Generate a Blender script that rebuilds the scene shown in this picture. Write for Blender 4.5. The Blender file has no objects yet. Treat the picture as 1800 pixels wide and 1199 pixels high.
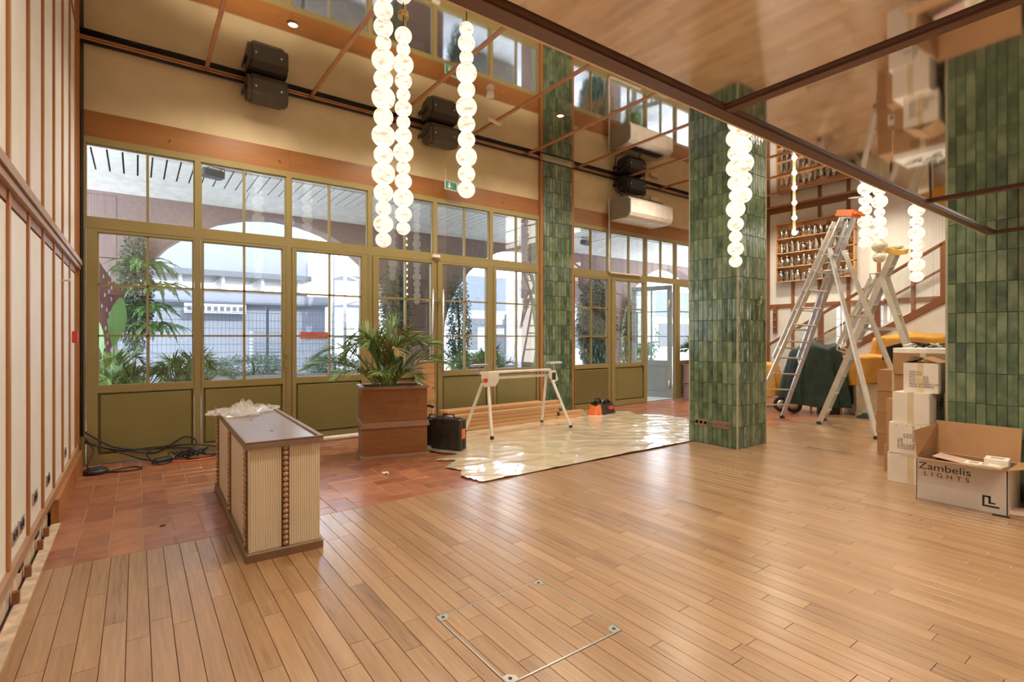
import bpy, math, random
from mathutils import Vector, Matrix
R = random.Random(7)
PI = math.pi
sc = bpy.context.scene
col = sc.collection

# ------------------------------------------------------------------ camera
F, HY, CH = 907.5, 592.5, 1.5
YAW = math.atan2(660.2, F)
SY, CY = math.sin(YAW), math.cos(YAW)
cd = bpy.data.cameras.new('camera')
cd.sensor_width = 36.0
cd.lens = 36.0 * F / 1800.0
cd.shift_y = -(599.5 - HY) / 1800.0
cd.clip_start = 0.02
cam = bpy.data.objects.new('camera', cd)
cam.location = (0, 0, CH)
cam.rotation_euler = (PI / 2, 0, -YAW)
col.objects.link(cam)
sc.camera = cam

def at(px, py, d):
    l = (px - 900) / F * d
    return Vector((SY * d + CY * l, CY * d - SY * l, CH - (py - HY) / F * d))

# ------------------------------------------------------------------ world, sun, exposure
sc.view_settings.view_transform = 'Standard'
sc.view_settings.look = 'None'
sc.view_settings.gamma = 1.0
sc.view_settings.use_curve_mapping = False
sc.view_settings.exposure = 0.12
sc.cycles.sample_clamp_indirect = 4.0
sc.cycles.max_bounces = 10
sc.cycles.diffuse_bounces = 4
sc.cycles.glossy_bounces = 6
sc.cycles.transparent_max_bounces = 24
w = bpy.data.worlds.new('sky')
sc.world = w
w.use_nodes = True
nt = w.node_tree
bg = nt.nodes['Background']
tc = nt.nodes.new('ShaderNodeTexCoord')
sep = nt.nodes.new('ShaderNodeSeparateXYZ')
rmp = nt.nodes.new('ShaderNodeValToRGB')
rmp.color_ramp.elements[0].position = 0.0
rmp.color_ramp.elements[0].color = (0.80, 0.89, 1.0, 1)
rmp.color_ramp.elements[1].position = 0.9
rmp.color_ramp.elements[1].color = (0.62, 0.76, 1.0, 1)
nt.links.new(tc.outputs['Generated'], sep.inputs[0])
nt.links.new(sep.outputs['Z'], rmp.inputs[0])
nt.links.new(rmp.outputs[0], bg.inputs['Color'])
bg.inputs['Strength'].default_value = 7.5

def light(name, kind, loc, energy, color, rot=(0, 0, 0), size=1.0, size_y=None, spot=None):
    l = bpy.data.lights.new(name, kind)
    l.energy = energy
    l.color = color
    if kind == 'AREA':
        l.shape = 'RECTANGLE'
        l.size = size
        l.size_y = size_y or size
    elif kind == 'SUN':
        l.angle = 0.02
    else:
        l.shadow_soft_size = size
        if kind == 'SPOT':
            l.spot_size = spot
            l.spot_blend = 0.9
    o = bpy.data.objects.new(name, l)
    o.location = loc
    o.rotation_euler = rot
    col.objects.link(o)
    return o

light('sun', 'SUN', (0, 0, 20), 6.0, (1, 0.96, 0.9), (math.radians(38), 0, math.radians(25)))
light('right_fill', 'AREA', (13.9, -1.5, 2.4), 260, (1.0, 0.93, 0.84), (math.radians(90), 0, math.radians(90)), 5.0, 4.0)  # added fill light, the right wall has no window
WARM = (1.0, 0.88, 0.70)
for x, y in ((1.2, 2.4), (3.8, 2.3), (6.0, 2.3), (1.2, 6.6), (3.4, 6.5), (5.6, 6.4), (8.6, 6.2), (8.6, 3.0), (11.5, 5.8), (11.8, 2.6), (13.0, 6.6), (13.0, 4.6)):
    light('ceiling_fill', 'SPOT', (x, y, 4.93), 215, WARM, (0, 0, 0), 0.10, spot=math.radians(150))  # fill spots added to brighten the room, no fixtures built at them
for x, y in ((1.0, 0.2), (3.2, 0.2), (5.4, 0.2), (0.6, -2.5), (3.2, -2.5)):
    light('soffit_fill', 'SPOT', (x, y, 2.40), 75, WARM, (0, 0, 0), 0.06, spot=math.radians(150))  # more added fill under the low ceiling, without lamp bodies

# ------------------------------------------------------------------ helpers
class MB:
    def __init__(s):
        s.v, s.f, s.m, s.mi, s.sm = [], [], [], 0, []
        s.smooth = False
    def face(s, idx):
        s.f.append(idx); s.m.append(s.mi); s.sm.append(s.smooth)
    def box(s, x0, x1, y0, y1, z0, z1, M=None):
        b = len(s.v)
        for z in (z0, z1):
            for x, y in ((x0, y0), (x1, y0), (x1, y1), (x0, y1)):
                p = Vector((x, y, z))
                s.v.append(M @ p if M else p)
        for q in ((3, 2, 1, 0), (4, 5, 6, 7), (0, 1, 5, 4), (1, 2, 6, 5), (2, 3, 7, 6), (3, 0, 4, 7)):
            s.face([b + i for i in q])
        return s
    def cbox(s, x0, x1, y0, y1, z0, z1, c, M=None):
        """box with chamfered upright and top edges"""
        b = len(s.v)
        def ring(i, z):
            for x, y in ((x0 + i + c, y0 + i), (x1 - i - c, y0 + i), (x1 - i, y0 + i + c), (x1 - i, y1 - i - c),
                         (x1 - i - c, y1 - i), (x0 + i + c, y1 - i), (x0 + i, y1 - i - c), (x0 + i, y0 + i + c)):
                p = Vector((x, y, z)); s.v.append(M @ p if M else p)
        ring(0, z0 + c * 0); ring(0, z1 - c); ring(c, z1)
        for r in (0, 8):
            for k in range(8):
                s.face([b + r + k, b + r + (k + 1) % 8, b + r + 8 + (k + 1) % 8, b + r + 8 + k])
        s.face([b + 16 + k for k in range(8)])
        s.face([b + 7 - k for k in range(8)])
        return s
    def bar(s, p, q, w, h, up=(0, 0, 1)):
        p, q = Vector(p), Vector(q)
        d = (q - p); L = d.length; d.normalize()
        u = Vector(up)
        sd = d.cross(u)
        if sd.length < 1e-4: sd = d.cross(Vector((1, 0, 0)))
        sd.normalize(); u = sd.cross(d)
        M = Matrix(((sd.x, d.x, u.x, p.x), (sd.y, d.y, u.y, p.y), (sd.z, d.z, u.z, p.z), (0, 0, 0, 1)))
        return s.box(-w / 2, w / 2, 0, L, -h / 2, h / 2, M)
    def tube(s, pts, r, n=8, cap=True):
        pts = [Vector(p) for p in pts]
        b = len(s.v); k = len(pts)
        rr = r if isinstance(r, (list, tuple)) else [r] * k
        ref = None
        for i, p in enumerate(pts):
            d = (pts[min(i + 1, k - 1)] - pts[max(i - 1, 0)])
            if d.length < 1e-9: d = Vector((0, 0, 1))
            d.normalize()
            if ref is None:
                ref = Vector((0, 0, 1)) if abs(d.z) < .9 else Vector((1, 0, 0))
            a = d.cross(ref)
            if a.length < 1e-4: a = d.cross(Vector((1, 0.3, 0)))
            a.normalize(); c = d.cross(a); c.normalize(); ref = -c if False else ref
            for j in range(n):
                t = 2 * PI * j / n
                s.v.append(p + (a * math.cos(t) + c * math.sin(t)) * rr[i])
        sm = s.smooth; s.smooth = n > 5
        for i in range(k - 1):
            for j in range(n):
                s.face([b + i * n + j, b + i * n + (j + 1) % n, b + (i + 1) * n + (j + 1) % n, b + (i + 1) * n + j])
        s.smooth = sm
        if cap:
            s.face([b + j for j in range(n)][::-1]); s.face([b + (k - 1) * n + j for j in range(n)])
        return s
    def lathe(s, prof, n=16, M=None, smooth=True):
        b = len(s.v); k = len(prof)
        for r, z in prof:
            for j in range(n):
                t = 2 * PI * j / n
                p = Vector((r * math.cos(t), r * math.sin(t), z)); s.v.append(M @ p if M else p)
        sm = s.smooth; s.smooth = smooth
        for i in range(k - 1):
            for j in range(n):
                s.face([b + i * n + j, b + i * n + (j + 1) % n, b + (i + 1) * n + (j + 1) % n, b + (i + 1) * n + j])
        s.smooth = sm
        s.face([b + j for j in range(n)][::-1]); s.face([b + (k - 1) * n + j for j in range(n)])
        return s
    def ball(s, c, r, n=16, m=10, sz=1.0):
        prof = [(max(r * math.sin(PI * i / m), 1e-4), -r * math.cos(PI * i / m) * sz) for i in range(m + 1)]
        return s.lathe(prof, n, Matrix.Translation(Vector(c)))
    def quad(s, a, b_, c, d):
        b = len(s.v)
        s.v += [Vector(a), Vector(b_), Vector(c), Vector(d)]
        s.face([b, b + 1, b + 2, b + 3]); return s
    def prism(s, poly, t0, t1, axis='z', M=None):
        b = len(s.v); n = len(poly)
        for t in (t0, t1):
            for a, c in poly:
                p = Vector({'z': (a, c, t), 'y': (a, t, c), 'x': (t, a, c)}[axis]); s.v.append(M @ p if M else p)
        s.face(list(range(b, b + n))[::-1]); s.face(list(range(b + n, b + 2 * n)))
        for i in range(n):
            s.face([b + i, b + (i + 1) % n, b + n + (i + 1) % n, b + n + i])
        return s
    def grid(s, nx, ny, fn, smooth=True, wrap=False):
        b = len(s.v)
        for j in range(ny + 1):
            for i in range(nx + 1):
                s.v.append(Vector(fn(i / nx, j / ny)))
        sm = s.smooth; s.smooth = smooth
        for j in range(ny):
            for i in range(nx):
                a = b + j * (nx + 1) + i
                s.face([a, a + 1, a + nx + 2, a + nx + 1])
        s.smooth = sm
        return s
    def mesh(s, name):
        me = bpy.data.meshes.new(name)
        me.from_pydata([tuple(v) for v in s.v], [], s.f)
        me.polygons.foreach_set('material_index', s.m)
        me.polygons.foreach_set('use_smooth', s.sm)
        me.update()
        return me
    def build(s, name, mats, parent=None, loc=None, rot=None, fix=True):
        me = s.mesh(name)
        if fix:
            import bmesh
            bm = bmesh.new(); bm.from_mesh(me)
            bmesh.ops.recalc_face_normals(bm, faces=bm.faces)
            bm.to_mesh(me); bm.free()
        if not isinstance(mats, (list, tuple)): mats = [mats]
        for m in mats: me.materials.append(m)
        return link(name, me, parent, loc, rot)

def link(name, data, parent=None, loc=None, rot=None, scale=None):
    o = bpy.data.objects.new(name, data)
    if loc is not None: o.location = loc
    if rot is not None: o.rotation_euler = rot
    if scale is not None: o.scale = scale
    if parent is not None: o.parent = parent
    col.objects.link(o)
    return o
def tag(o, label=None, cat=None, group=None, kind=None):
    if label: o['label'] = label
    if cat: o['category'] = cat
    if group: o['group'] = group
    if kind: o['kind'] = kind
    return o
def empty(name, loc=(0, 0, 0), rz=0, label=None, cat=None, group=None, kind=None):
    o = link(name, None, None, loc, (0, 0, rz)); o.empty_display_size = .1
    return tag(o, label, cat, group, kind)
KIDS = {}
def copy_tree(o, parent=None):
    c = o.copy(); col.objects.link(c)
    if parent is not None: c.parent = parent
    for ch in [x for x in bpy.data.objects if x.parent == o]: copy_tree(ch, c)
    return c

# ------------------------------------------------------------------ materials
def base(name):
    m = bpy.data.materials.new(name); m.use_nodes = True
    n = m.node_tree.nodes
    return m, n, m.node_tree.links, n['Principled BSDF']
def c4(c): return (c[0], c[1], c[2], 1)
def noise(n, l, vec, scale, detail=3, sc3=None):
    t = n.new('ShaderNodeTexNoise'); t.inputs['Scale'].default_value = scale; t.inputs['Detail'].default_value = detail
    if sc3:
        mp = n.new('ShaderNodeMapping'); mp.inputs['Scale'].default_value = sc3
        l.new(vec, mp.inputs[0]); vec = mp.outputs[0]
    l.new(vec, t.inputs['Vector']); return t.outputs[0]
def ramp(n, l, fac, *stops):
    r = n.new('ShaderNodeValToRGB'); e = r.color_ramp.elements
    while len(e) < len(stops): e.new(0.5)
    for i, (p, c) in enumerate(stops): e[i].position = p; e[i].color = c4(c)
    l.new(fac, r.inputs[0]); return r.outputs[0]
def bump(n, l, b, h, strength, dist=0.01):
    t = n.new('ShaderNodeBump'); t.inputs['Strength'].default_value = strength; t.inputs['Distance'].default_value = dist
    l.new(h, t.inputs['Height']); l.new(t.outputs[0], b.inputs['Normal'])
def mathn(n, l, op, a, b):
    t = n.new('ShaderNodeMath'); t.operation = op
    for i, x in enumerate((a, b)):
        if isinstance(x, (int, float)): t.inputs[i].default_value = x
        else: l.new(x, t.inputs[i])
    return t.outputs[0]
def paint(name, c, rough=.5, metal=0, var=.12, vs=6, bmp=0, bs=60, coat=0, c2=None, emit=None, trans=0):
    m, n, l, b = base(name)
    t = n.new('ShaderNodeTexCoord').outputs['Object']
    nz = noise(n, l, t, vs, 4)
    d = c2 or tuple(x * (1 - var) for x in c); e = c if c2 else tuple(min(x * (1 + var), 1) for x in c)
    l.new(ramp(n, l, nz, (.3, d), (.7, e)), b.inputs['Base Color'])
    b.inputs['Roughness'].default_value = rough; b.inputs['Metallic'].default_value = metal
    if coat: b.inputs['Coat Weight'].default_value = coat; b.inputs['Coat Roughness'].default_value = .1
    if bmp: bump(n, l, b, noise(n, l, t, bs, 4), bmp, .004)
    if trans: b.inputs['Transmission Weight'].default_value = trans
    return m
def woodm(name, c1, c2, axis='X', rough=.45, fine=60, coarse=5, world=False, rnd=.0, coat=0, dark=None, bm=.25):
    m, n, l, b = base(name)
    if world: v = n.new('ShaderNodeNewGeometry').outputs['Position']
    else: v = n.new('ShaderNodeTexCoord').outputs['Object']
    oi = n.new('ShaderNodeObjectInfo').outputs['Random']
    isl = n.new('ShaderNodeNewGeometry').outputs['Random Per Island']
    rn = mathn(n, l, 'FRACT', mathn(n, l, 'ADD', oi, isl), 0)
    off = n.new('ShaderNodeVectorMath'); off.operation = 'ADD'
    cx = n.new('ShaderNodeCombineXYZ')
    for k in range(3): l.new(mathn(n, l, 'MULTIPLY', rn, 37.0 + 11 * k), cx.inputs[k])
    l.new(v, off.inputs[0]); l.new(cx.outputs[0], off.inputs[1]); v = off.outputs[0]
    a = {'X': (.06, 1, 1), 'Y': (1, .06, 1), 'Z': (1, 1, .06)}[axis]
    g1 = noise(n, l, v, coarse, 5, a); g2 = noise(n, l, v, fine, 3, a)
    f = mathn(n, l, 'ADD', mathn(n, l, 'MULTIPLY', g1, .6), mathn(n, l, 'MULTIPLY', g2, .4))
    if rnd: f = mathn(n, l, 'ADD', f, mathn(n, l, 'MULTIPLY', mathn(n, l, 'SUBTRACT', rn, .5), rnd))
    stops = [(.3, c1), (.68, c2)]
    if dark: stops = [(.30, dark), (.405, c1), (.66, c2)]
    l.new(ramp(n, l, f, *stops), b.inputs['Base Color'])
    b.inputs['Roughness'].default_value = rough
    if coat: b.inputs['Coat Weight'].default_value = coat; b.inputs['Coat Roughness'].default_value = .24
    if bm: bump(n, l, b, g2, bm, .002)
    return m

M = {}
M['oak'] = woodm('oak_floor', (.33, .178, .080), (.47, .278, .140), 'Y', .38, 60, 5, True, .12, .8, (.20, .10, .05), .5)
M['band'] = woodm('wood_band', (.25, .092, .022), (.36, .15, .042), 'X', .38, 70, 4, False, .1)
M['batten'] = woodm('wood_batten', (.34, .125, .035), (.50, .21, .07), 'Z', .4, 60, 4, False, .1)
M['railw'] = woodm('wood_rail', (.36, .20, .11), (.50, .31, .19), 'Y', .42, 60, 4)
M['dwood'] = woodm('dark_frame_wood', (.10, .042, .025), (.17, .078, .045), 'X', .35, 60, 4)
M['dwoody'] = woodm('dark_frame_wood_cross', (.10, .042, .025), (.17, .078, .045), 'Y', .35, 60, 4)
M['brown'] = woodm('stair_wood', (.22, .085, .03), (.32, .13, .05), 'Z', .42, 60, 4)
M['browny'] = woodm('stair_wood_long', (.22, .085, .03), (.32, .13, .05), 'Y', .42, 60, 4)
M['copper'] = paint('copper_strip', (.55, .25, .11), .35, .3)
M['creamwall'] = paint('cream_wall', (.65, .52, .315), .75, 0, .07, 3, .15, 40)
M['creamstrip'] = paint('cream_strip', (.80, .62, .40), .5)
M['cream'] = paint('cream_panel', (.86, .84, .80), .5, 0, .04, 4)
M['creamr'] = paint('cream_panel_right', (.87, .84, .78), .5, 0, .04, 4)
M['plaster'] = paint('raw_plaster', (.62, .48, .36), .85, 0, .3, 12, .5, 50)
M['gold'] = paint('olive_gold_paint', (.30, .235, .095), .38, 0, .05, 2)
M['goldp'] = paint('olive_panel_paint', (.225, .19, .07), .42, 0, .06, 2)
M['grey'] = paint('grey_green', (.30, .35, .34), .4, 0, .06, 3)  # even grey-green of the opened entrance leaf
M['steel'] = paint('brushed_steel', (.62, .60, .56), .3, 1.0)
M['alu'] = paint('aluminium', (.70, .66, .59), .38, .75, .08, 9)
M['alub'] = paint('grey_aluminium', (.52, .53, .56), .36, .75, .08, 9)
M['bronze'] = paint('bronze_plate', (.26, .17, .11), .4, .5)
M['brass'] = paint('brass', (.75, .5, .22), .3, 1.0)
M['black'] = paint('black_rubber', (.018, .017, .016), .5)
M['blackp'] = paint('black_plastic_scuffed', (.045, .04, .035), .42, 0, .1, 9, .2, 50, 0, (.016, .014, .012))
M['spk'] = paint('speaker_bronze', (.075, .06, .042), .45)
M['spkb'] = paint('speaker_black', (.02, .019, .018), .45)
M['white'] = paint('white_plastic', (.78, .72, .64), .4)
M['wpaper'] = paint('white_paper', (.85, .8, .72), .7)
M['acside'] = paint('grey_end_cap', (.30, .28, .24), .5)
M['card'] = paint('brown_cardboard', (.40, .215, .095), .75, 0, .07, 5, .2, 90)
M['cardw'] = paint('white_cardboard', (.74, .66, .56), .6, 0, .05, 5, .1, 90)
M['carddk'] = paint('dark_cardboard', (.16, .085, .04), .8)
M['tape'] = paint('packing_tape', (.66, .54, .34), .25)
M['ink'] = paint('black_ink', (.03, .028, .026), .6)
M['orange'] = paint('orange_plastic', (.85, .20, .05), .45)
M['yplastic'] = paint('yellow_plastic', (.80, .48, .10), .45)
M['red'] = paint('red_plastic', (.62, .06, .035), .45)
M['greensign'] = paint('sign_green', (.03, .30, .20), .45)
M['yellow'] = paint('mustard_cloth', (.66, .33, .055), .85, 0, .16, 4, .5, 140)
M['green'] = paint('green_velvet', (.025, .06, .04), .6, 0, .4, 5, .5, 30, 0, (.009, .02, .015))
M['pianow'] = paint('cream_lacquer', (.80, .72, .56), .4)
M['planterw'] = woodm('planter_wood', (.21, .082, .03), (.31, .132, .05), 'X', .36, 50, 4, False, .0, .2)
M['planterr'] = woodm('planter_rim', (.27, .15, .10), (.38, .22, .155), 'X', .3, 50, 4)
M['hole'] = paint('dark_hole', (.035, .014, .006), .8)
M['soil'] = paint('soil', (.05, .03, .018), .95, 0, .4, 40, .8, 80)
M['pine'] = woodm('pine_timber', (.50, .27, .12), (.68, .40, .20), 'X', .6, 60, 5, False, .25)
M['pinez'] = woodm('pine_slat', (.50, .25, .10), (.66, .38, .18), 'X', .6, 60, 5, False, .3)
M['ctop'] = woodm('counter_top_wood', (.20, .13, .085), (.30, .20, .14), 'Y', .33, 50, 4, False, 0, .3)
M['cwood'] = woodm('counter_edge_wood', (.17, .09, .045), (.25, .145, .08), 'Y', .45, 50, 4)
M['bead'] = paint('wooden_bead', (.46, .29, .16), .4, 0, .2, 20)
M['beadbk'] = paint('bead_channel', (.13, .055, .022), .5)
M['counterp'] = paint('counter_cream', (.76, .64, .47), .5, 0, .03)
M['concrete'] = paint('mauve_concrete', (.27, .19, .175), .85, 0, .12, 14, .3, 60)
M['soffit'] = paint('soffit_white', (.80, .79, .76), .55)
M['slat'] = paint('soffit_slat', (.82, .82, .77), .45)
M['dgrey'] = paint('dark_grey', (.10, .10, .105), .6)
M['pave'] = paint('street_paving', (.60, .58, .56), .9, 0, .15, 3)
M['truck'] = paint('pale_grey_metal', (.24, .265, .31), .6, 0, .04, 2)
M['trucks'] = paint('pale_grey_metal_edge', (.12, .135, .16), .6)
M['bluewhite'] = paint('white_steel', (.55, .57, .60), .5)
M['brick'] = paint('corten_sculpture', (.10, .035, .03), .6)
M['pot'] = paint('polished_pewter', (.66, .61, .54), .18, 1.0, .2, 14)
M['potd'] = paint('tarnished_pewter', (.40, .35, .30), .25, 1.0, .2, 14)
M['shelfw'] = woodm('shelf_wood', (.60, .33, .14), (.75, .45, .22), 'Y', .5, 60, 4)
M['pinkp'] = paint('pale_pink_paper', (.70, .48, .40), .7)
M['lav'] = paint('lavender_planter', (.34, .23, .23), .6)
M['stone'] = paint('grey_stone', (.3, .29, .27), .9)

def leafm(name, a, b_, rough=.45):
    m, n, l, b = base(name)
    isl = n.new('ShaderNodeNewGeometry').outputs['Random Per Island']
    l.new(ramp(n, l, isl, (0., a), (1., b_)), b.inputs['Base Color'])
    b.inputs['Roughness'].default_value = rough
    b.inputs['Specular IOR Level'].default_value = .4
    return m
M['palm'] = leafm('palm_leaf', (.035, .10, .018), (.23, .34, .08), .4)
M['palmy'] = leafm('palm_leaf_dry', (.20, .16, .05), (.34, .24, .09), .5)
M['fern'] = leafm('fern_leaf', (.03, .10, .03), (.20, .36, .12), .5)
M['ivy'] = leafm('ivy_leaf', (.02, .05, .035), (.26, .34, .26), .5)
M['hedge'] = leafm('hedge_leaf', (.07, .13, .08), (.26, .36, .24), .5)
M['stem'] = paint('plant_stem', (.09, .10, .03), .6)

# terracotta
m, n, l, b = base('terracotta_tile')
v = n.new('ShaderNodeNewGeometry').outputs['Position']
oi = n.new('ShaderNodeObjectInfo').outputs['Random']; isl = n.new('ShaderNodeNewGeometry').outputs['Random Per Island']
rn = mathn(n, l, 'FRACT', mathn(n, l, 'ADD', oi, isl), 0)
f = mathn(n, l, 'ADD', mathn(n, l, 'MULTIPLY', noise(n, l, v, 7, 5), .8), mathn(n, l, 'MULTIPLY', rn, .35))
l.new(ramp(n, l, f, (.3, (.25, .075, .033)), (.85, (.45, .18, .085))), b.inputs['Base Color'])
b.inputs['Roughness'].default_value = .42
b.inputs['Coat Weight'].default_value = .5; b.inputs['Coat Roughness'].default_value = .22
bump(n, l, b, noise(n, l, v, 18, 4), .35, .006)
M['terra'] = m
M['grout'] = paint('grout', (.34, .22, .15), .9)
M['subfloor'] = paint('joint_dark', (.06, .03, .014), .9)
# glazed green tiles
m, n, l, b = base('green_glazed_tile')
v = n.new('ShaderNodeNewGeometry').outputs['Position']
oi = n.new('ShaderNodeObjectInfo').outputs['Random']; isl = n.new('ShaderNodeNewGeometry').outputs['Random Per Island']
rn = mathn(n, l, 'FRACT', mathn(n, l, 'ADD', oi, isl), 0)
off = n.new('ShaderNodeVectorMath'); off.operation = 'ADD'
cx = n.new('ShaderNodeCombineXYZ')
for k in range(3): l.new(mathn(n, l, 'MULTIPLY', rn, 20.), cx.inputs[k])
l.new(v, off.inputs[0]); l.new(cx.outputs[0], off.inputs[1])
f = mathn(n, l, 'ADD', mathn(n, l, 'MULTIPLY', noise(n, l, off.outputs[0], 9, 4, (1, 1, .75)), .75), mathn(n, l, 'MULTIPLY', rn, .3))
l.new(ramp(n, l, f, (.26, (.035, .06, .038)), (.52, (.11, .16, .09)), (.80, (.24, .29, .165))), b.inputs['Base Color'])
b.inputs['Roughness'].default_value = .13
bump(n, l, b, noise(n, l, off.outputs[0], 13, 2, (1, 1, .5)), .8, .007)
M['gtile'] = m
M['ggrout'] = paint('pale_grout', (.36, .36, .25), .8)
# mirror ceiling (stretched glossy film)
def mirror(name, c, bs):
    m, n, l, b = base(name)
    b.inputs['Metallic'].default_value = 1; b.inputs['Base Color'].default_value = c4(c); b.inputs['Roughness'].default_value = .045
    v = n.new('ShaderNodeNewGeometry').outputs['Position']
    bump(n, l, b, noise(n, l, v, 1.6, 2), bs, .01)
    return m
M['mirror'] = mirror('mirror_film', (.80, .77, .74), .05)
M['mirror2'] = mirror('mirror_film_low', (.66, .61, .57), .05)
# glass
m = bpy.data.materials.new('window_glass'); m.use_nodes = True
n = m.node_tree.nodes; l = m.node_tree.links
n.remove(n['Principled BSDF'])
tr = n.new('ShaderNodeBsdfTransparent'); tr.inputs[0].default_value = (.97, .985, .98, 1)
gl = n.new('ShaderNodeBsdfGlossy'); gl.inputs['Roughness'].default_value = .01
fr = n.new('ShaderNodeLayerWeight'); fr.inputs[0].default_value = .5
fp = mathn(n, l, 'ADD', mathn(n, l, 'MULTIPLY', mathn(n, l, 'POWER', fr.outputs['Facing'], 4.5), .9), .095)
mx = n.new('ShaderNodeMixShader')
l.new(fp, mx.inputs[0]); l.new(tr.outputs[0], mx.inputs[1]); l.new(gl.outputs[0], mx.inputs[2])
l.new(mx.outputs[0], n['Material Output'].inputs[0])
M['glass'] = m
# clear crumpled film
m = bpy.data.materials.new('clear_film'); m.use_nodes = True
n = m.node_tree.nodes; l = m.node_tree.links
b = n['Principled BSDF']; b.inputs['Base Color'].default_value = (.85, .83, .8, 1); b.inputs['Roughness'].default_value = .18
tr = n.new('ShaderNodeBsdfTransparent'); mx = n.new('ShaderNodeMixShader'); mx.inputs[0].default_value = .38
l.new(tr.outputs[0], mx.inputs[1]); l.new(b.outputs[0], mx.inputs[2]); l.new(mx.outputs[0], n['Material Output'].inputs[0])
M['film'] = m
# dust sheet
m, n, l, b = base('dust_sheet')
v = n.new('ShaderNodeNewGeometry').outputs['Position']
l.new(ramp(n, l, noise(n, l, v, 3, 4), (.3, (.64, .52, .36)), (.7, (.76, .65, .48))), b.inputs['Base Color'])
b.inputs['Roughness'].default_value = .22
b.inputs['Coat Weight'].default_value = .8; b.inputs['Coat Roughness'].default_value = .08
bump(n, l, b, noise(n, l, v, 2.6, 5, (.6, 1.6, 1)), .8, .03)
M['sheet'] = m
# alabaster
def alab(name, strength, lo):
    m, n, l, b = base(name)
    v = n.new('ShaderNodeTexCoord').outputs['Object']
    oi = n.new('ShaderNodeObjectInfo').outputs['Random']
    off = n.new('ShaderNodeVectorMath'); off.operation = 'ADD'
    cx = n.new('ShaderNodeCombineXYZ')
    for k in range(3): l.new(mathn(n, l, 'MULTIPLY', oi, 30.), cx.inputs[k])
    l.new(v, off.inputs[0]); l.new(cx.outputs[0], off.inputs[1])
    nz = noise(n, l, off.outputs[0], 1.1, 5, (1, 1, 2.8))
    c = ramp(n, l, nz, (.33, lo), (.47, (1.0, .92, .76)))
    l.new(c, b.inputs['Base Color']) if not strength else None; b.inputs['Base Color'].default_value = (.30, .26, .2, 1); b.inputs['Roughness'].default_value = .3
    if strength:
        l.new(c, b.inputs['Emission Color']); b.inputs['Emission Strength'].default_value = strength
    return m
M['ball'] = alab('lit_alabaster', 1.0, (.66, .46, .25))
M['balloff'] = alab('unlit_alabaster', 0, (.5, .42, .3))
m, n, l, b = base('bulb_glow'); b.inputs['Emission Color'].default_value = (1, .8, .5, 1); b.inputs['Emission Strength'].default_value = 30
M['bulb'] = m
m, n, l, b = base('spot_glow'); b.inputs['Emission Color'].default_value = (1, .85, .62, 1); b.inputs['Emission Strength'].default_value = 6
M['spot'] = m

# ------------------------------------------------------------------ room constants
D = 7.81          # facade plane
XL, XR = -0.541, 14.3
YB = -5.0
HC = 4.99         # upper mirror ceiling
HL = 2.45         # lower mirror ceiling
YT = 4.455        # wood / terracotta boundary
#@STRUCT
# ------------------------------------------------------------------ floor
fl = MB().box(XL - .3, XR + .3, YB, D + .1, -.12, -.008).build('floor', M['subfloor']); tag(fl, kind='structure')
PW = .0975
planks = []
x = -.5285 - PW
row = 0
while x < XR:
    x0, x1 = max(x, XL - .02), min(x + PW, XR)
    if x1 - x0 > .01:
        y = YT - R.choice((0, 0, R.uniform(0, .5)))
        if y < YT: planks.append((x0, x1, y, YT))
        while y > YB:
            ln = R.choice((.42, .6, .75, .9, 1.1, 1.3))* R.uniform(.92, 1.08)
            planks.append((x0, x1, max(y - ln, YB), y)); y -= ln
    x += PW
def psize(p):
    xa, ya = (p[0] + p[1]) / 2, (p[2] + p[3]) / 2
    d = xa * SY + ya * CY
    if d < 1.2: return 0
    px = 900 + F * (xa * CY - ya * SY) / d
    if not -60 < px < 1860 or HY + F * CH / d > 1330: return 0
    return (p[1] - p[0]) * (p[3] - p[2]) / d ** 3
planks.sort(key=psize, reverse=True)
G, C = .0013, .0018
pm = {}
def plank_mb(mb, p, off=(0, 0)):
    x0, x1, y0, y1 = p[0] + G, p[1] - G, p[2] + G, p[3] - G
    b = len(mb.v)
    for i, z in ((0, -.010), (0, -.0012), (C * .6, 0)):
        for xx, yy in ((x0 + i, y0 + i), (x1 - i, y0 + i), (x1 - i, y1 - i), (x0 + i, y1 - i)):
            mb.v.append(Vector((xx - off[0], yy - off[1], z)))
    for r in (0, 4):
        for k in range(4): mb.face([b + r + k, b + r + (k + 1) % 4, b + r + 4 + (k + 1) % 4, b + r + 4 + k])
    mb.face([b + 8, b + 9, b + 10, b + 11])
for p in planks[:295]:
    mb = MB(); c = (p[0], p[2]); plank_mb(mb, p, c)
    mb.build('plank', M['oak'], fl, (p[0], p[2], 0), fix=False)
mb = MB()
for p in planks[295:]: plank_mb(mb, p)
tag(mb.build('oak_planking', M['oak'], fl, fix=False), kind='stuff')

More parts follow.
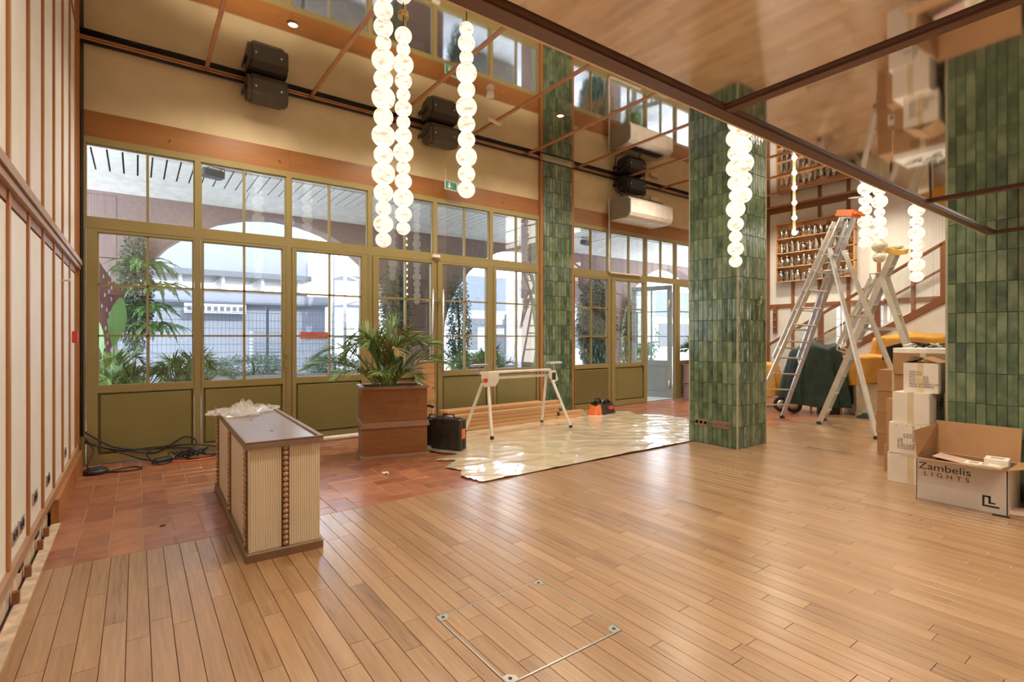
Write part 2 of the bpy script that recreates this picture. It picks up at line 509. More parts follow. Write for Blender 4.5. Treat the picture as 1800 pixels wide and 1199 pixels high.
# terracotta, herringbone of 2:1 tiles
TW = .1925
gr = MB().box(XL, XR, YT, D, -.0075, -.003).build('grout_bed', M['grout'], fl)
tiles = []
for i in range(-14, 70):
    for j in range(-2, 19):
        k = (i + j) % 4
        X0, Y0 = 1.772 + TW * i, YT - .02 + .19 * j
        if k == 0: tiles.append((X0, X0 + 2 * TW, Y0, Y0 + .19))
        elif k == 2: tiles.append((X0, X0 + TW, Y0, Y0 + .38))
tl = []
for t in tiles:
    x0, x1, y0, y1 = max(t[0], XL + .012), min(t[1], XR), max(t[2], YT + .002), min(t[3], D - .03)
    if x1 - x0 > .02 and y1 - y0 > .015: tl.append((x0, x1, y0, y1))
def tsize(p):
    xa, ya = (p[0] + p[1]) / 2, (p[2] + p[3]) / 2
    d = xa * SY + ya * CY
    if 3.2 < xa < 6.2 and 4.5 < ya < 7.4: return 0
    return (p[1] - p[0]) * (p[3] - p[2]) / d ** 3
tl.sort(key=tsize, reverse=True)
def tile_mb(mb, p, off=(0, 0)):
    g = .0028
    dz = R.uniform(-.0012, .0008)
    b = len(mb.v)
    x0, x1, y0, y1 = p[0] + g - off[0], p[1] - g - off[0], p[2] + g - off[1], p[3] - g - off[1]
    for i, z in ((0, -.007), (0, -.003 + dz), (.004, dz)):
        for xx, yy in ((x0 + i, y0 + i), (x1 - i, y0 + i), (x1 - i, y1 - i), (x0 + i, y1 - i)):
            mb.v.append(Vector((xx + R.uniform(-.0008, .0008), yy + R.uniform(-.0008, .0008), z + (R.uniform(-.0007, .0007) if i else 0))))
    for r in (0, 4):
        for k in range(4): mb.face([b + r + k, b + r + (k + 1) % 4, b + r + 4 + (k + 1) % 4, b + r + 4 + k])
    mb.face([b + 8, b + 9, b + 10, b + 11])
for p in tl[:295]:
    mb = MB(); tile_mb(mb, p, (p[0], p[2])); mb.build('terracotta_tile', M['terra'], fl, (p[0], p[2], 0), fix=False)
mb = MB()
for p in tl[295:]: tile_mb(mb, p)
tag(mb.build('terracotta_paving', M['terra'], fl, fix=False), kind='stuff')

# floor hatch: steel trim flush with the planks
hx0, hx1, hy0, hy1 = 1.30, 2.008, 1.81, 2.475
h = empty('floor_hatch', (hx0, hy0, 0), 0, 'square access hatch outlined by a thin steel trim in the oak floor', 'hatch')
W_, H_ = hx1 - hx0, hy1 - hy0
for a in ((0, W_, -.004, .004), (0, W_, H_ - .004, H_ + .004), (-.004, .004, 0, H_), (W_ - .004, W_ + .004, 0, H_)):
    MB().box(a[0], a[1], a[2], a[3], -.004, .0012).build('steel_trim', M['steel'], h)
    o_ = .008
for a in ((0, W_, -.0085, -.005), (-.0085, -.005, 0, H_), (W_ + .005, W_ + .0085, 0, H_), (0, W_, H_ + .005, H_ + .0085)):
    MB().box(a[0], a[1], a[2], a[3], -.004, .0006).build('dark_joint', M['subfloor'], h)
for cx_, cy_, sx, sy in ((0, 0, 1, 1), (W_, 0, -1, 1), (W_, H_, -1, -1), (0, H_, 1, -1)):
    s_ = .055
    pl = [(0, 0), (s_, 0), (s_ + .004, s_ * .55), (s_ * .6, s_ + .002), (0, s_)]
    pts = [(cx_ + sx * a, cy_ + sy * b_) for a, b_ in pl]
    q = MB().prism(pts, -.003, .0022).build('corner_plate', M['steel'], h)
    MB().lathe([(.009, .0022), (.009, .004), (.0055, .0042), (.005, .0028)], 14, Matrix.Translation((cx_ + sx * .026, cy_ + sy * .026, 0))).build('screw', M['blackp'], q)

# ------------------------------------------------------------------ ceilings
ce = MB().box(XL - .3, XR + .3, YB, D + .3, HC + .02, HC + .25).build('ceiling', M['creamwall']); tag(ce, kind='structure')
strips = [-.541, .735, 2.045, 3.355, 4.70, 6.02, 7.33, 8.64, 9.95, 11.26, 12.57, 13.88, XR]
for a, b_ in zip(strips, strips[1:]):
    MB().box(a + .002, b_ - .002, 1.25 if a < 6 else YB, D - .01, HC, HC + .015).build('mirror_panel', M['mirror'], ce)
for a in strips[1:-1]:
    MB().box(a - .022, a + .022, 1.25 if a < 6 else YB, D - .02, HC - .018, HC - .001).build('copper_strip', M['copper'], ce)
for a in (3.2,):
    pass
# lowered soffit
so = MB().box(XL, 6.24, YB, 1.262, HL + .02, HC).build('ceiling_soffit', M['creamwall']); tag(so, kind='structure')
bx = [XL, 1.99, 4.48, 6.26]
for a, b_ in zip(bx, bx[1:]):
    for y0, y1 in ((-1.4, 1.21), (YB, -1.4)):
        MB().box(a, b_, y0, y1, HL, HL + .015).build('mirror_panel', M['mirror2'], so)
e = MB().box(XL, 6.30, 1.206, 1.262, 2.433, 2.50).build('soffit_edge_beam', M['dwood'], so)
MB().box(XL, 6.30, 1.196, 1.206, 2.441, 2.462).build('beam_lip', M['dwood'], e)
MB().box(XL, 6.30, 1.262, 1.272, 2.433, 2.75).build('cream_edge_strip', M['creamstrip'], e)
for a in (1.99, 4.48, 6.275):
    e = MB().box(a - .024, a + .024, YB, 1.206, 2.436, 2.46).build('cross_beam', M['dwoody'], so)
    MB().box(a - .034, a + .034, YB, 1.196, 2.444, 2.462).build('beam_lip', M['dwoody'], e)

# ------------------------------------------------------------------ facade wall, band, pilaster
wb = MB()
wb.box(XL - .3, XR + .3, D + .015, D + .3, 3.86, HC + .25)
wb = wb.build('wall_back', M['creamwall']); tag(wb, kind='structure')
def band(x0, x1):
    n_ = max(1, round((x1 - x0) / 2.3)); s_ = (x1 - x0) / n_
    for i in range(n_):
        MB().box(x0 + i * s_ + .001, x0 + (i + 1) * s_ - .001, D - .03, D + .02, 3.845, 4.15).build('wood_band', M['band'], wb)
band(-.52, 6.30); band(7.17, XR)
for a, b_ in ((XL, 6.33), (7.14, XR)):
    k = MB().box(a, b_, D - .006, D + .02, 4.15, HC - .002).build('fabric_panel', M['creamwall'], wb)
for x_, s_ in ((.35, 1), (1.62, 1), (4.75, 1), (5.45, 1)):
    k = MB(); k.tube([(0, 0, 0), (0, -.035, 0)], .007, 8); k.tube([(-.02, -.03, .015), (0, -.035, -.01), (.02, -.03, .015)], .004, 6)
    t = k.build('wall_hook', M['brass'], None, (x_, D - .03, 3.98)); tag(t, None, 'hook')
    t['label'] = {.35: 'small brass hook on the wood band above the leftmost window', 1.62: 'small brass hook on the wood band above the second window',
                  4.75: 'small brass hook on the wood band just right of the exit sign', 5.45: 'small brass hook on the wood band nearest the pilaster'}[x_]

# tiled pilaster and columns
TH, TWD = .2885, .0735
tile_me = {}
def tmesh(w_, h_, k):
    """glazed tile in local frame: u = x, outwards = -y, up = z; origin at centre"""
    key = (w_, h_, k)
    if key in tile_me: return tile_me[key]
    mb = MB(); b = 0
    rr = random.Random(k)
    for i, y in ((0, .004), (0, -.004), (.003, -.008)):
        for x_, z_ in ((-1, -1), (1, -1), (1, 1), (-1, 1)):
            mb.v.append(Vector((x_ * (w_ / 2 - .0022 - i), y + (rr.uniform(-.0014, .0014) if i else 0), z_ * (h_ / 2 - .0022 - i))))
    mb.v.append(Vector((rr.uniform(-.01, .01), -.0085 + rr.uniform(-.0012, .0012), rr.uniform(-.06, .06))))
    for r in (0, 4):
        for q in range(4): mb.face([r + q, r + (q + 1) % 4, r + 4 + (q + 1) % 4, r + 4 + q])
    mb.smooth = False
    for q in range(4): mb.face([8 + q, 8 + (q + 1) % 4, 12])
    me = mb.mesh('glazed_tile'); me.materials.append(M['gtile']); tile_me[key] = me
    return me
def tile_face(par, origin, u, nrm_rot, cols, rows, wd, seed, asparts=True, z0=0, stuffrows=0):
    rr = random.Random(seed); st = MB()
    for c in range(cols):
        for r in range(rows):
            p = Vector(origin) + Vector(u) * (wd * (c + .5)) + Vector((0, 0, z0 + TH * (r + .5)))
            me = tmesh(wd, TH, rr.randrange(8))
            rot = (rr.uniform(-.006, .006), rr.uniform(-.001, .001), nrm_rot + rr.uniform(-.012, .012))
            if asparts: link('glazed_tile', me, par, p, rot)
            else:
                MM = Matrix.Translation(p) @ Matrix.Rotation(nrm_rot, 4, 'Z')
                b = len(st.v)
                for v_ in me.vertices: st.v.append(MM @ v_.co)
                for f_ in me.polygons: st.face([b + i for i in f_.vertices])
    if st.v: tag(st.build('glazed_tiling', M['gtile'], par, fix=False), kind='stuff')
# column 1
c1x0, c1x1, c1y0, c1y1 = 6.487, 7.205, 3.80, 4.535
cl = MB().box(c1x0 + .004, c1x1 - .004, c1y0 + .004, c1y1 - .004, 0, HC).build('trim_1', M['ggrout']); tag(cl, kind='structure')
tile_face(cl, (c1x0, c1y1, 0), (0, -1, 0), -PI / 2, 10, 17, .0735, 1)                   # faces -X
tile_face(cl, (c1x0, c1y0, 0), (1, 0, 0), 0, 10, 12, .0718, 2)                            # faces -Y
tile_face(cl, (c1x0, c1y0, 0), (1, 0, 0), 0, 10, 5, .0718, 3, False, 12 * TH)
tile_face(cl, (c1x1, c1y0, 0), (0, 1, 0), PI / 2, 10, 17, .0735, 4, False)
tile_face(cl, (c1x1, c1y1, 0), (-1, 0, 0), PI, 10, 17, .0718, 5, False)
for cx_, cy_ in ((c1x0, c1y0), (c1x1, c1y0), (c1x0, c1y1), (c1x1, c1y1)):
    MB().box(cx_ - .010, cx_ + .010, cy_ - .010, cy_ + .010, 0, HC - .001).build('corner_bead', M['ggrout'], cl)
for k, (y, w_) in enumerate(((4.34, .21), (4.03, .27))):
    t = empty('column_socket', (c1x0 - .010, y, .295), 0, ('bronze triple socket plate low on the middle green column, left one', 'bronze plate of small outlets low on the middle green column, right one')[k], 'socket')
    MB().cbox(-.008, .004, -w_ / 2, w_ / 2, -.048, .048, .002).build('plate', M['bronze'], t)
    for j in range(3 if k == 0 else 4):
        yy = (1 - j) * .068 if k == 0 else (.09, .0, -.075, -.098)[j]
        r_ = .022 if k == 0 else .007
        MB().lathe([(r_, 0), (r_, .003), (r_ * .8, .003), (r_ * .75, .0005)], 14, Matrix.Translation((-.0075, yy, 0)) @ Matrix.Rotation(-PI / 2, 4, 'Y')).build('outlet', M['black'], t)
t = empty('wire_hook', (6.98, c1y0 - .02, 2.02), 0, 'small bent brass hook on the right face of the middle green column', 'hook')
MB().tube([(-.05, 0, -.06), (-.04, -.03, -.09), (0, -.03, -.05), (.04, -.02, .04), (.05, 0, .05), (.01, -.01, .05)], .006, 6).build('bent_wire', M['brass'], t)
# column 2
c2x0, c2x1, c2y0, c2y1 = 6.487, 7.205, .865, 1.60
cl2 = MB().box(c2x0 + .004, c2x1 - .004, c2y0 + .004, c2y1 - .004, 0, HC).build('trim_2', M['ggrout']); tag(cl2, kind='structure')
tile_face(cl2, (c2x0, c2y1, 0), (0, -1, 0), -PI / 2, 10, 17, .0735, 11)
tile_face(cl2, (c2x1, c2y1, 0), (-1, 0, 0), PI, 10, 17, .0718, 12, False)
tile_face(cl2, (c2x0, c2y0, 0), (1, 0, 0), 0, 10, 17, .0718, 13, False)
tile_face(cl2, (c2x1, c2y0, 0), (0, 1, 0), PI / 2, 10, 17, .0735, 14, False)
for cx_, cy_ in ((c2x0, c2y0), (c2x0, c2y1)):
    MB().box(cx_ - .010, cx_ + .010, cy_ - .010, cy_ + .010, 0, HC - .001).build('corner_bead', M['ggrout'], cl2)
# pilaster
pl = MB().box(6.375, 7.125, D - .07, D + .3, 0, HC).build('trim_3', M['ggrout']); tag(pl, kind='structure')
tile_face(pl, (6.375, D - .078, 0), (1, 0, 0), 0, 10, 17, .075, 21)
for a in (6.31, 7.125):
    MB().box(a, a + .06, D - .075, D + .02, 0, HC - .002).build('wood_jamb', M['batten'], pl)

# ------------------------------------------------------------------ glazed facade
ZB, ZP0, ZP1, ZS, ZT0, ZT1, ZG, ZTOP = .0, .115, .83, .93, 2.745, 2.90, 3.765, 3.845
def bay(name, x0, x1, l0, l1, lower=True, leaf=False, louver=False, mat='gold', matp='goldp', muntins=(1.515, 2.12), panel_dark=True, closed=True):
    """x0..x1 outer frame; l0..l1 glass of the lower light"""
    e = empty(name, (0, 0, 0)); tag(e, kind='structure')
    g = MB(); y0, y1 = D - .045, D + .03
    g0, g1 = x0 + .035, x1 - .035
    xm = (l0 + l1) / 2
    # frame
    g.box(x0, g0, y0, y1, ZB, ZTOP); g.box(g1, x1, y0, y1, ZB, ZTOP)
    g.box(g0, g1, y0, y1, ZG, ZTOP); g.box(g0, g1, y0, y1, ZT0 + .03, ZT1)
    # top-light bead
    for a in ((g0, g0 + .012, ZT1, ZG), (g1 - .012, g1, ZT1, ZG), (g0, g1, ZG - .012, ZG), (g0, g1, ZT1, ZT1 + .012)):
        g.box(a[0], a[1], y0 + .015, y1 - .005, a[2], a[3])
    g.build('window_frame', M[mat], e)
    MB().box(xm - .014, xm + .014, y0 + .012, y1 - .01, ZT1, ZG).build('glazing_bar', M[mat], e)
    for a, b_ in ((g0, xm), (xm, g1)):
        MB().box(a, b_, D - .012, D - .007, ZT1, ZG).build('pane', M['glass'], e)
    # lower leaf / sash
    if lower:
        s = MB(); ys0, ys1 = D - (.065 if leaf else .055), D + .02
        s.box(g0 + .007, l0, ys0, ys1, .012, ZT0 + .023); s.box(l1, g1 - .007, ys0, ys1, .012, ZT0 + .026)
        s.box(l0, l1, ys0, ys1, ZT0 - .008, ZT0 + .023); s.box(l0, l1, ys0, ys1, ZP1 + .01, ZS - .01); s.box(l0, l1, ys0, ys1, .012, ZP0)
        for a in ((l0, l0 + .01, ZS, ZT0), (l1 - .01, l1, ZS, ZT0), (l0, l1, ZT0 - .018, ZT0 - .008), (l0, l1, ZS - .012, ZS)):
            s.box(a[0], a[1], ys0 + .014, ys1 - .005, a[2], a[3])
        s.build('door_leaf' if leaf else 'sash', M[mat], e)
        MB().box(xm - .013, xm + .013, ys0 + .014, ys1 - .012, ZS, ZT0 - .01).build('glazing_bar', M[mat], e)
        for z in muntins:
            MB().box(l0, l1, ys0 + .014, ys1 - .012, z - .012, z + .012).build('glazing_bar', M[mat], e)
        zz = [ZS - .01] + list(muntins) + [ZT0 - .01]
        for a, b_ in ((l0, xm), (xm, l1)):
            for c, d in zip(zz, zz[1:]):
                MB().box(a, b_, D - .022, D - .017, c, d).build('pane', M['glass'], e)
        MB().box(l0 - .002, l1 + .002, D - .02, D + .01, ZP0 - .005, ZP1 + .015).build('panel_backing', M['hole'] if louver else M[matp], e)  # louvre backing coloured dark in place of shade between the slats
        if louver:
            k = 26
            for i in range(k):
                z = ZP0 + .03 + i * (ZP1 - ZP0 - .03) / k
                q = MB(); q.v += [Vector(p) for p in ((l0, D - .055, z), (l1, D - .055, z), (l1, D - .026, z + .016), (l0, D - .026, z + .016),
                                                      (l0, D - .055, z - .009), (l1, D - .055, z - .009), (l1, D - .026, z + .009), (l0, D - .026, z + .009))]
                for f_ in ((0, 1, 2, 3), (7, 6, 5, 4), (4, 5, 1, 0), (1, 5, 6, 2), (3, 2, 6, 7), (0, 3, 7, 4)): q.face(list(f_))
                q.build('louver_slat', M[mat], e)
        else:
            q = MB()
            a0, a1, b0, b1, yb, yf, c = l0 + .022, l1 - .022, ZP0 + .022, ZP1 - .012, D - .022, D - .05, .008
            q.v += [Vector(p) for p in ((a0, yb, b0), (a1, yb, b0), (a1, yb, b1), (a0, yb, b1), (a0, yf + c, b0), (a1, yf + c, b0), (a1, yf + c, b1), (a0, yf + c, b1),
                                        (a0 + c, yf, b0 + c), (a1 - c, yf, b0 + c), (a1 - c, yf, b1 - c), (a0 + c, yf, b1 - c))]
            for r in (0, 4):
                for k in range(4): q.face([r + k, r + (k + 1) % 4, r + 4 + (k + 1) % 4, r + 4 + k])
            q.face([8, 9, 10, 11]); q.build('raised_panel', M[matp], e)
    return e
bay('window_1', -.515, .64, -.367, .59)
bay('window_2', .64, 1.745, .70, 1.66)
bay('window_3', 1.745, 2.93, 1.84, 2.79)
d1 = bay('door_1', 2.93, 4.055, 3.06, 3.985, leaf=True)
d2 = bay('door_2', 4.055, 5.19, 4.185, 5.09, leaf=True)
bay('window_4', 5.19, 6.30, 5.29, 6.24)
bay('window_5', 7.18, 8.26, 7.23, 8.20, louver=True)
d3 = bay('door_3', 8.26, 9.46, 8.42, 9.36, leaf=True)
# entrance: top lights only
e1 = bay('window_6', 9.46, 10.56, 9.55, 10.47, lower=False)
e2 = bay('window_7', 10.56, 11.7, 10.70, 11.60, mat='gold')
bay('window_8', 11.7, 12.9, 11.85, 12.75)
bay('window_9', 12.9, 14.25, 13.0, 14.1)
MB().box(-.56, -.515, D - .04, D + .03, 0, 3.86).build('jamb', M['gold'], wb)
# pull handles on the double door
for e, x_, zz in ((d1, 4.005, 2.12), (d2, 4.115, 2.12)):
    s_ = -1 if e is d1 else 1
    k = MB(); X_ = x_ + s_ * .04
    k.tube([(X_, D - .14, .92), (X_, D - .14, 2.30)], .016, 12)
    for z in (1.0, 2.10): k.tube([(X_, D - .14, z), (x_, D - .06, z)], .009, 8)
    k.build('pull_handle', M['steel'], e)
    MB().tube([(x_ - s_ * .03, D - .065, 2.1), (x_ - s_ * .03, D - .1, 2.1)], .013, 10).build('lock_cylinder', M['steel'], e)
k = MB(); k.tube([(3.97, D - .065, 2.1), (3.97, D - .10, 2.1), (3.87, D - .10, 2.1)], .010, 8); k.build('lever', M['brass'], d1)
MB().box(3.99, 4.12, D - .10, D - .045, 2.83, 2.88).build('door_contact', M['white'], d2)
k = MB(); k.tube([(8.95 + .3, D - .07, .86), (9.25, D - .12, .86), (9.25, D - .12, .70)], .012, 8); k.build('lever', M['blackp'], d3)
for x_, z in ((1.70, 1.30), (1.70, 1.12)):
    MB().box(x_ - .015, x_ + .015, D - .08, D - .05, z - .05, z + .05).build('latch', M['gold'], bpy.data.objects['window_2'])
# outward opened entrance leaf, pale grey
lf = empty('door_4', (10.50, D + .03, 0), math.radians(83 + 24)); tag(lf, kind='structure')
g = MB(); LW, LZ = 1.03, 2.76
g.box(0, .11, -.025, .025, .02, LZ); g.box(LW - .11, LW, -.025, .025, .02, LZ); g.box(.11, LW - .11, -.025, .025, LZ - .11, LZ)
g.box(.11, LW - .11, -.025, .025, .80, .93); g.box(.11, LW - .11, -.025, .025, .02, .16)
g.build('door_leaf', M['grey'], lf)
MB().box(LW / 2 - .014, LW / 2 + .014, -.018, .018, .93, LZ - .11).build('glazing_bar', M['grey'], lf)
for z in (1.515, 2.12): MB().box(.11, LW - .11, -.018, .018, z - .012, z + .012).build('glazing_bar', M['grey'], lf)
for a, b_ in ((.11, LW / 2), (LW / 2, LW - .11)):
    for c, d in ((.93, 1.515), (1.515, 2.12), (2.12, LZ - .11)): MB().box(a, b_, -.003, .003, c, d).build('pane', M['glass'], lf)
MB().box(.105, LW - .105, -.012, .012, .155, .805).build('panel_backing', M['grey'], lf)
MB().box(.14, LW - .14, -.022, .022, .19, .77).build('raised_panel', M['grey'], lf)
k = MB(); k.tube([(.05, .06, .25), (.05, .06, .45)], .02, 8); k.tube([(.05, .06, 2.2), (.05, .06, 2.4)], .02, 8); k.build('hinge', M['alu'], lf)

# ------------------------------------------------------------------ left wall
XP = XL - .018
wl = MB().box(XL - .3, XP - .012, YB, D + .3, 0, HC + .25).build('wall_left', M['plaster']); tag(wl, kind='structure')
def fluted(y0, y1, z0, z1, mat, x0, sgn=1, pitch=.021):
    """vertical ribs on a panel in the plane x = x0, facing sgn*x"""
    mb = MB(); n_ = max(1, int((y1 - y0) / pitch)); p = (y1 - y0) / n_
    prof = []
    for i in range(n_):
        a = y0 + i * p
        prof += [(a, 0), (a + .003, .004), (a + p - .003, .004)]
    prof += [(y1, 0)]
    b = len(mb.v)
    for y, d in prof: mb.v += [Vector((x0 + sgn * d, y, z0)), Vector((x0 + sgn * d, y, z1))]
    for i in range(len(prof) - 1): mb.face([b + 2 * i, b + 2 * i + 2, b + 2 * i + 3, b + 2 * i + 1])
    c = len(mb.v)
    mb.v += [Vector((x0 - sgn * .01, y0, z0)), Vector((x0 - sgn * .01, y0, z1)), Vector((x0 - sgn * .01, y1, z0)), Vector((x0 - sgn * .01, y1, z1))]
    mb.face([c, c + 1, c + 3, c + 2]); mb.face([b, b + 1, c + 1, c]); mb.face([b + 2 * len(prof) - 2, b + 2 * len(prof) - 1, c + 3, c + 2])
    return mb
bats = [7.53 - .62 * i for i in range(20)]
for y in bats:
    for z0, z1 in ((.262, 2.275), (2.375, HC)):
        MB().cbox(XP - .01, XL, y - .05, y, z0, z1, .003).build('batten', M['batten'], wl)
MB().box(XP - .01, XL + .012, 7.70, 7.775, .0, HC).build('batten', M['batten'], wl)
prev = 7.70
for y in bats:
    a, b_ = y, prev
    if b_ - a > .05:
        fluted(a, b_, .262, 2.20, M['cream'], XP).build('fluted_panel', M['cream'], wl, fix=False)
        MB().box(XP - .01, XP + .008, a, b_, 2.215, 2.275).build('panel_gap_strip', M['batten'], wl)  # brown strip stands in for the shadow gap along the panel top
        fluted(a, b_, 2.375, HC, M['cream'], XP).build('fluted_panel', M['cream'], wl, fix=False)
    prev = y - .05
rl = MB(); rl.box(XP - .01, XL + .022, YB, 7.775, 2.275, 2.315); rl.box(XP - .01, XL + .036, YB, 7.775, 2.322, 2.375)
rl.build('dado_rail', M['railw'], wl)
q = MB(); q.box(XP - .01, XL + .012, YB, 7.775, .205, .262); q.build('bottom_rail', M['railw'], wl)
q = MB(); q.box(XL - .06, XL + .006, 5.47, 7.775, .17, .205); q.build('skirting_cap', M['batten'], wl)
sk = MB().box(XL - .01, XL + .04, 5.47, 7.78, 0.0, .20).build('baseboard_left', M['batten']); tag(sk, kind='structure')
MB().box(XL - .01, XL + .05, YB, 5.47, -.002, .012).build('raw_screed', M['plaster'], wl)
for y in (3.40, 3.95, 4.35, 4.85, 5.15):
    MB().box(XL - .02, XL + .012, y, y + .04, .012, .075).build('batten_stub', M['brown'], wl)
for y in (4.0, 4.6, 5.2):
    MB().box(XL - .02, XL + .008, y, y + .12, .165, .205).build('rail_notch', M['hole'], wl)
def wall_plate(y, z, w_, h_, lab, n_, kind='socket'):
    e = empty('wall_socket' if kind == 'socket' else 'wall_switch', (XP + .004, y, z), 0, lab, 'socket' if kind == 'socket' else 'switch', 'wall plates low on the left panelling')
    MB().cbox(0, .010, -w_ / 2, w_ / 2, -h_ / 2, h_ / 2, .002).build('plate', M['steel'], e)
    for i in range(n_):
        c = (i - (n_ - 1) / 2) * .072
        if kind == 'socket': MB().lathe([(.022, 0), (.022, .004), (.018, .004), (.017, -.0)], 16, Matrix.Translation((.009, c, 0)) @ Matrix.Rotation(PI / 2, 4, 'Y')).build('socket_ring', M['black'], e)
        else: MB().box(.009, .013, c - .012, c + .012, -.018, .018).build('rocker', M['black'], e)
wall_plate(3.96, .395, .17, .085, 'bronze switch plate on the left wall nearest the camera', 2, 'switch')
wall_plate(4.17, .395, .15, .085, 'bronze double socket on the left wall right beside the switch plate', 2)
wall_plate(4.67, .43, .15, .085, 'bronze double socket on the left wall, third panel from the camera', 2)
wall_plate(5.30, .41, .15, .085, 'bronze double socket on the left wall, fourth panel from the camera', 2)
wall_plate(6.49, .40, .12, .085, 'dark single socket on the left wall near the window corner', 1)
k = MB(); k.box(0, .045, -.05, .05, -.06, .06); t = k.build('call_point', M['red'], None, (XL + .001, 7.05, 1.50)); tag(t, 'small red fire call point on the left wall near the corner', 'alarm')
t = empty('coat_hook', (XL, 6.0, 2.0), 0, 'small metal hook on a batten of the left wall', 'hook')
k = MB(); k.tube([(0, 0, 0), (.06, 0, 0)], .007, 8); k.tube([(.06, 0, -.015), (.06, 0, .02)], .009, 8); k.build('hook_arm', M['steel'], t)

# ------------------------------------------------------------------ right wall, rear walls
wr = MB().box(XR + .02, XR + .3, YB, D + .3, 0, HC + .25).build('wall_right', M['creamr']); tag(wr, kind='structure')
rb = [7.46, 6.79, 6.12, 5.45, 4.80, 4.13, 3.46, 2.8, 2.1, 1.4, .7, 0]
for y in rb:
    MB().box(XR - .03, XR + .021, y - .035, y + .035, 0, HC - .002).build('batten', M['brown'], wr)
for z0, z1 in ((2.30, 2.40), (4.90, HC - .002), (.0, .2)):
    MB().box(XR - .025, XR + .021, YB, D - .05, z0, z1).build('wall_rail', M['browny'], wr)
for a, b_ in zip([D - .06] + [y - .035 for y in rb[:-1]], [y + .035 for y in rb]):
    for z0, z1 in ((.2, 2.30), (2.40, 4.90)):
        fluted(b_, a, z0, z1, None, XR + .012, -1, .05).build('fluted_panel', M['creamr'], wr, fix=False)
wf = MB().box(XL - .3, XR + .3, YB - .3, YB, 0, HC + .25).build('wall_front', M['creamwall']); tag(wf, kind='structure')
#@OBJECTS
# ------------------------------------------------------------------ outside: arcade and street
gd = MB().box(-14, 45, D + .1, 45, -.3, -.012).build('trim_4', M['pave']); tag(gd, kind='structure')
sf = MB().box(-14, 26, D + .3, 13.2, 4.42, 5.6).build('trim_5', M['dgrey']); tag(sf, kind='structure')
MB().box(-14, 26, D + .3, 9.9, 4.33, 4.40).build('soffit_strip', M['soffit'], sf)
sm_ = MB().box(0, .165, 0, 1.24, 0, .03).mesh('soffit_slat'); sm_.materials.append(M['slat'])
for i in range(74): link('soffit_slat', sm_, sf, (-3.2 + i * .19, 9.93, 4.315))
for i in range(10):
    x = -6 + i * 2.6
    def cv(u, v, x=x): return (x + u * 2.59, 11.18 + 1.0 * v, 4.33 - .06 * v - .16 * v * v)
    MB().grid(1, 8, cv).build('soffit_panel', M['soffit'], sf)
for i in range(4):
    x = 10.9 + i * 2.6
    MB().box(x, x + 2.58, 9.93, 11.17, 4.31, 4.35).build('soffit_panel', M['soffit'], sf)
for k, (x, y) in enumerate(((1.0, 9.75), (10.3, 10.6))):
    e = empty('floodlight', (x, y, 4.30), .3, ('dark floodlight under the arcade soffit outside the second window', 'dark floodlight under the arcade soffit outside the louvred bay')[k], 'lamp', 'floodlights under the arcade')
    MB().cbox(-.17, .17, -.10, .10, -.18, -.06, .02).build('housing', M['dgrey'], e)
    MB().tube([(-.2, 0, -.1), (-.2, 0, 0), (.2, 0, 0), (.2, 0, -.1)], .01, 6).build('bracket', M['dgrey'], e)
YA = 12.0
aw = MB()
aw.box(-14, 26, YA + .02, YA + .5, 4.10, 4.42); aw = aw.build('trim_6', M['concrete']); tag(aw, kind='structure')
PC = [-7.7, -.95, 5.85, 12.65, 19.4]
for c in PC:
    for i, (z0, z1) in enumerate(((-.01, .55), (.56, 1.15), (1.16, 1.75), (1.76, 2.35), (2.36, 2.95), (2.96, 3.55), (3.56, 4.10))):
        MB().cbox(c - .66 if c > -1.5 or c < -5 else c - 2.4, c + .66, YA, YA + .52, z0, z1, .012).build('concrete_block', M['concrete'], aw)
for a, b_ in zip(PC, PC[1:]):
    cx_, r = (a + b_) / 2, (b_ - a) / 2 - .66
    N = 16; zc = 4.08 - r if r < 2.6 else 1.38
    for i in range(N):
        t0, t1 = PI * i / N, PI * (i + 1) / N
        p0 = (cx_ - r * math.cos(t0), zc + r * math.sin(t0) * .98); p1 = (cx_ - r * math.cos(t1), zc + r * math.sin(t1) * .98)
        MB().prism([p0, p1, (p1[0], 4.12), (p0[0], 4.12)], YA + .005, YA + .51, 'y').build('arch_voussoir', M['concrete'], aw)
MB().box(6.42, 7.1, D + .31, 8.50, 0, 4.42).build('concrete_pier', M['concrete'], aw)

def bush(name, lab, cat, c, r, n_, size, mat, seed, droop=.3, group=None, long_=2.2):
    rr = random.Random(seed)
    mb = MB()
    for i in range(n_):
        u = Vector((rr.gauss(0, 1), rr.gauss(0, 1), rr.gauss(0, 1))); u.normalize()
        q = rr.uniform(.45, 1.05)
        p = Vector((u.x * r[0] * q, u.y * r[1] * q, u.z * r[2] * q))
        d = (u + Vector((rr.uniform(-.8, .8), rr.uniform(-.8, .8), rr.uniform(-.8, .6) - droop))).normalized()
        sd = d.cross(Vector((rr.uniform(-1, 1), rr.uniform(-1, 1), 1))).normalized()
        s_ = size * rr.uniform(.6, 1.3)
        a = p; m_ = p + d * s_ * .5 * long_ / 2; e_ = p + d * s_ * long_ / 2 + Vector((0, 0, -s_ * droop * .5))
        b = len(mb.v); mb.v += [a, m_ + sd * s_ * .25, e_, m_ - sd * s_ * .25]
        mb.face([b, b + 1, b + 2, b + 3])
    e = empty(name, c, 0, lab, cat, group)
    mb.build('foliage', mat, e, fix=False)
    MB().tube([(0, 0, -r[2] * .9), (0.02, 0, 0), (-.03, 0, r[2] * .5)], .03, 6).build('stem', M['stem'], e)
    return e
bush('climbing_ivy', 'dark ivy on the pier behind the hanging ferns outside', 'plant', (-.02, 11.75, 2.3), (.26, .2, 1.15), 6000, .06, M['ivy'], 2)
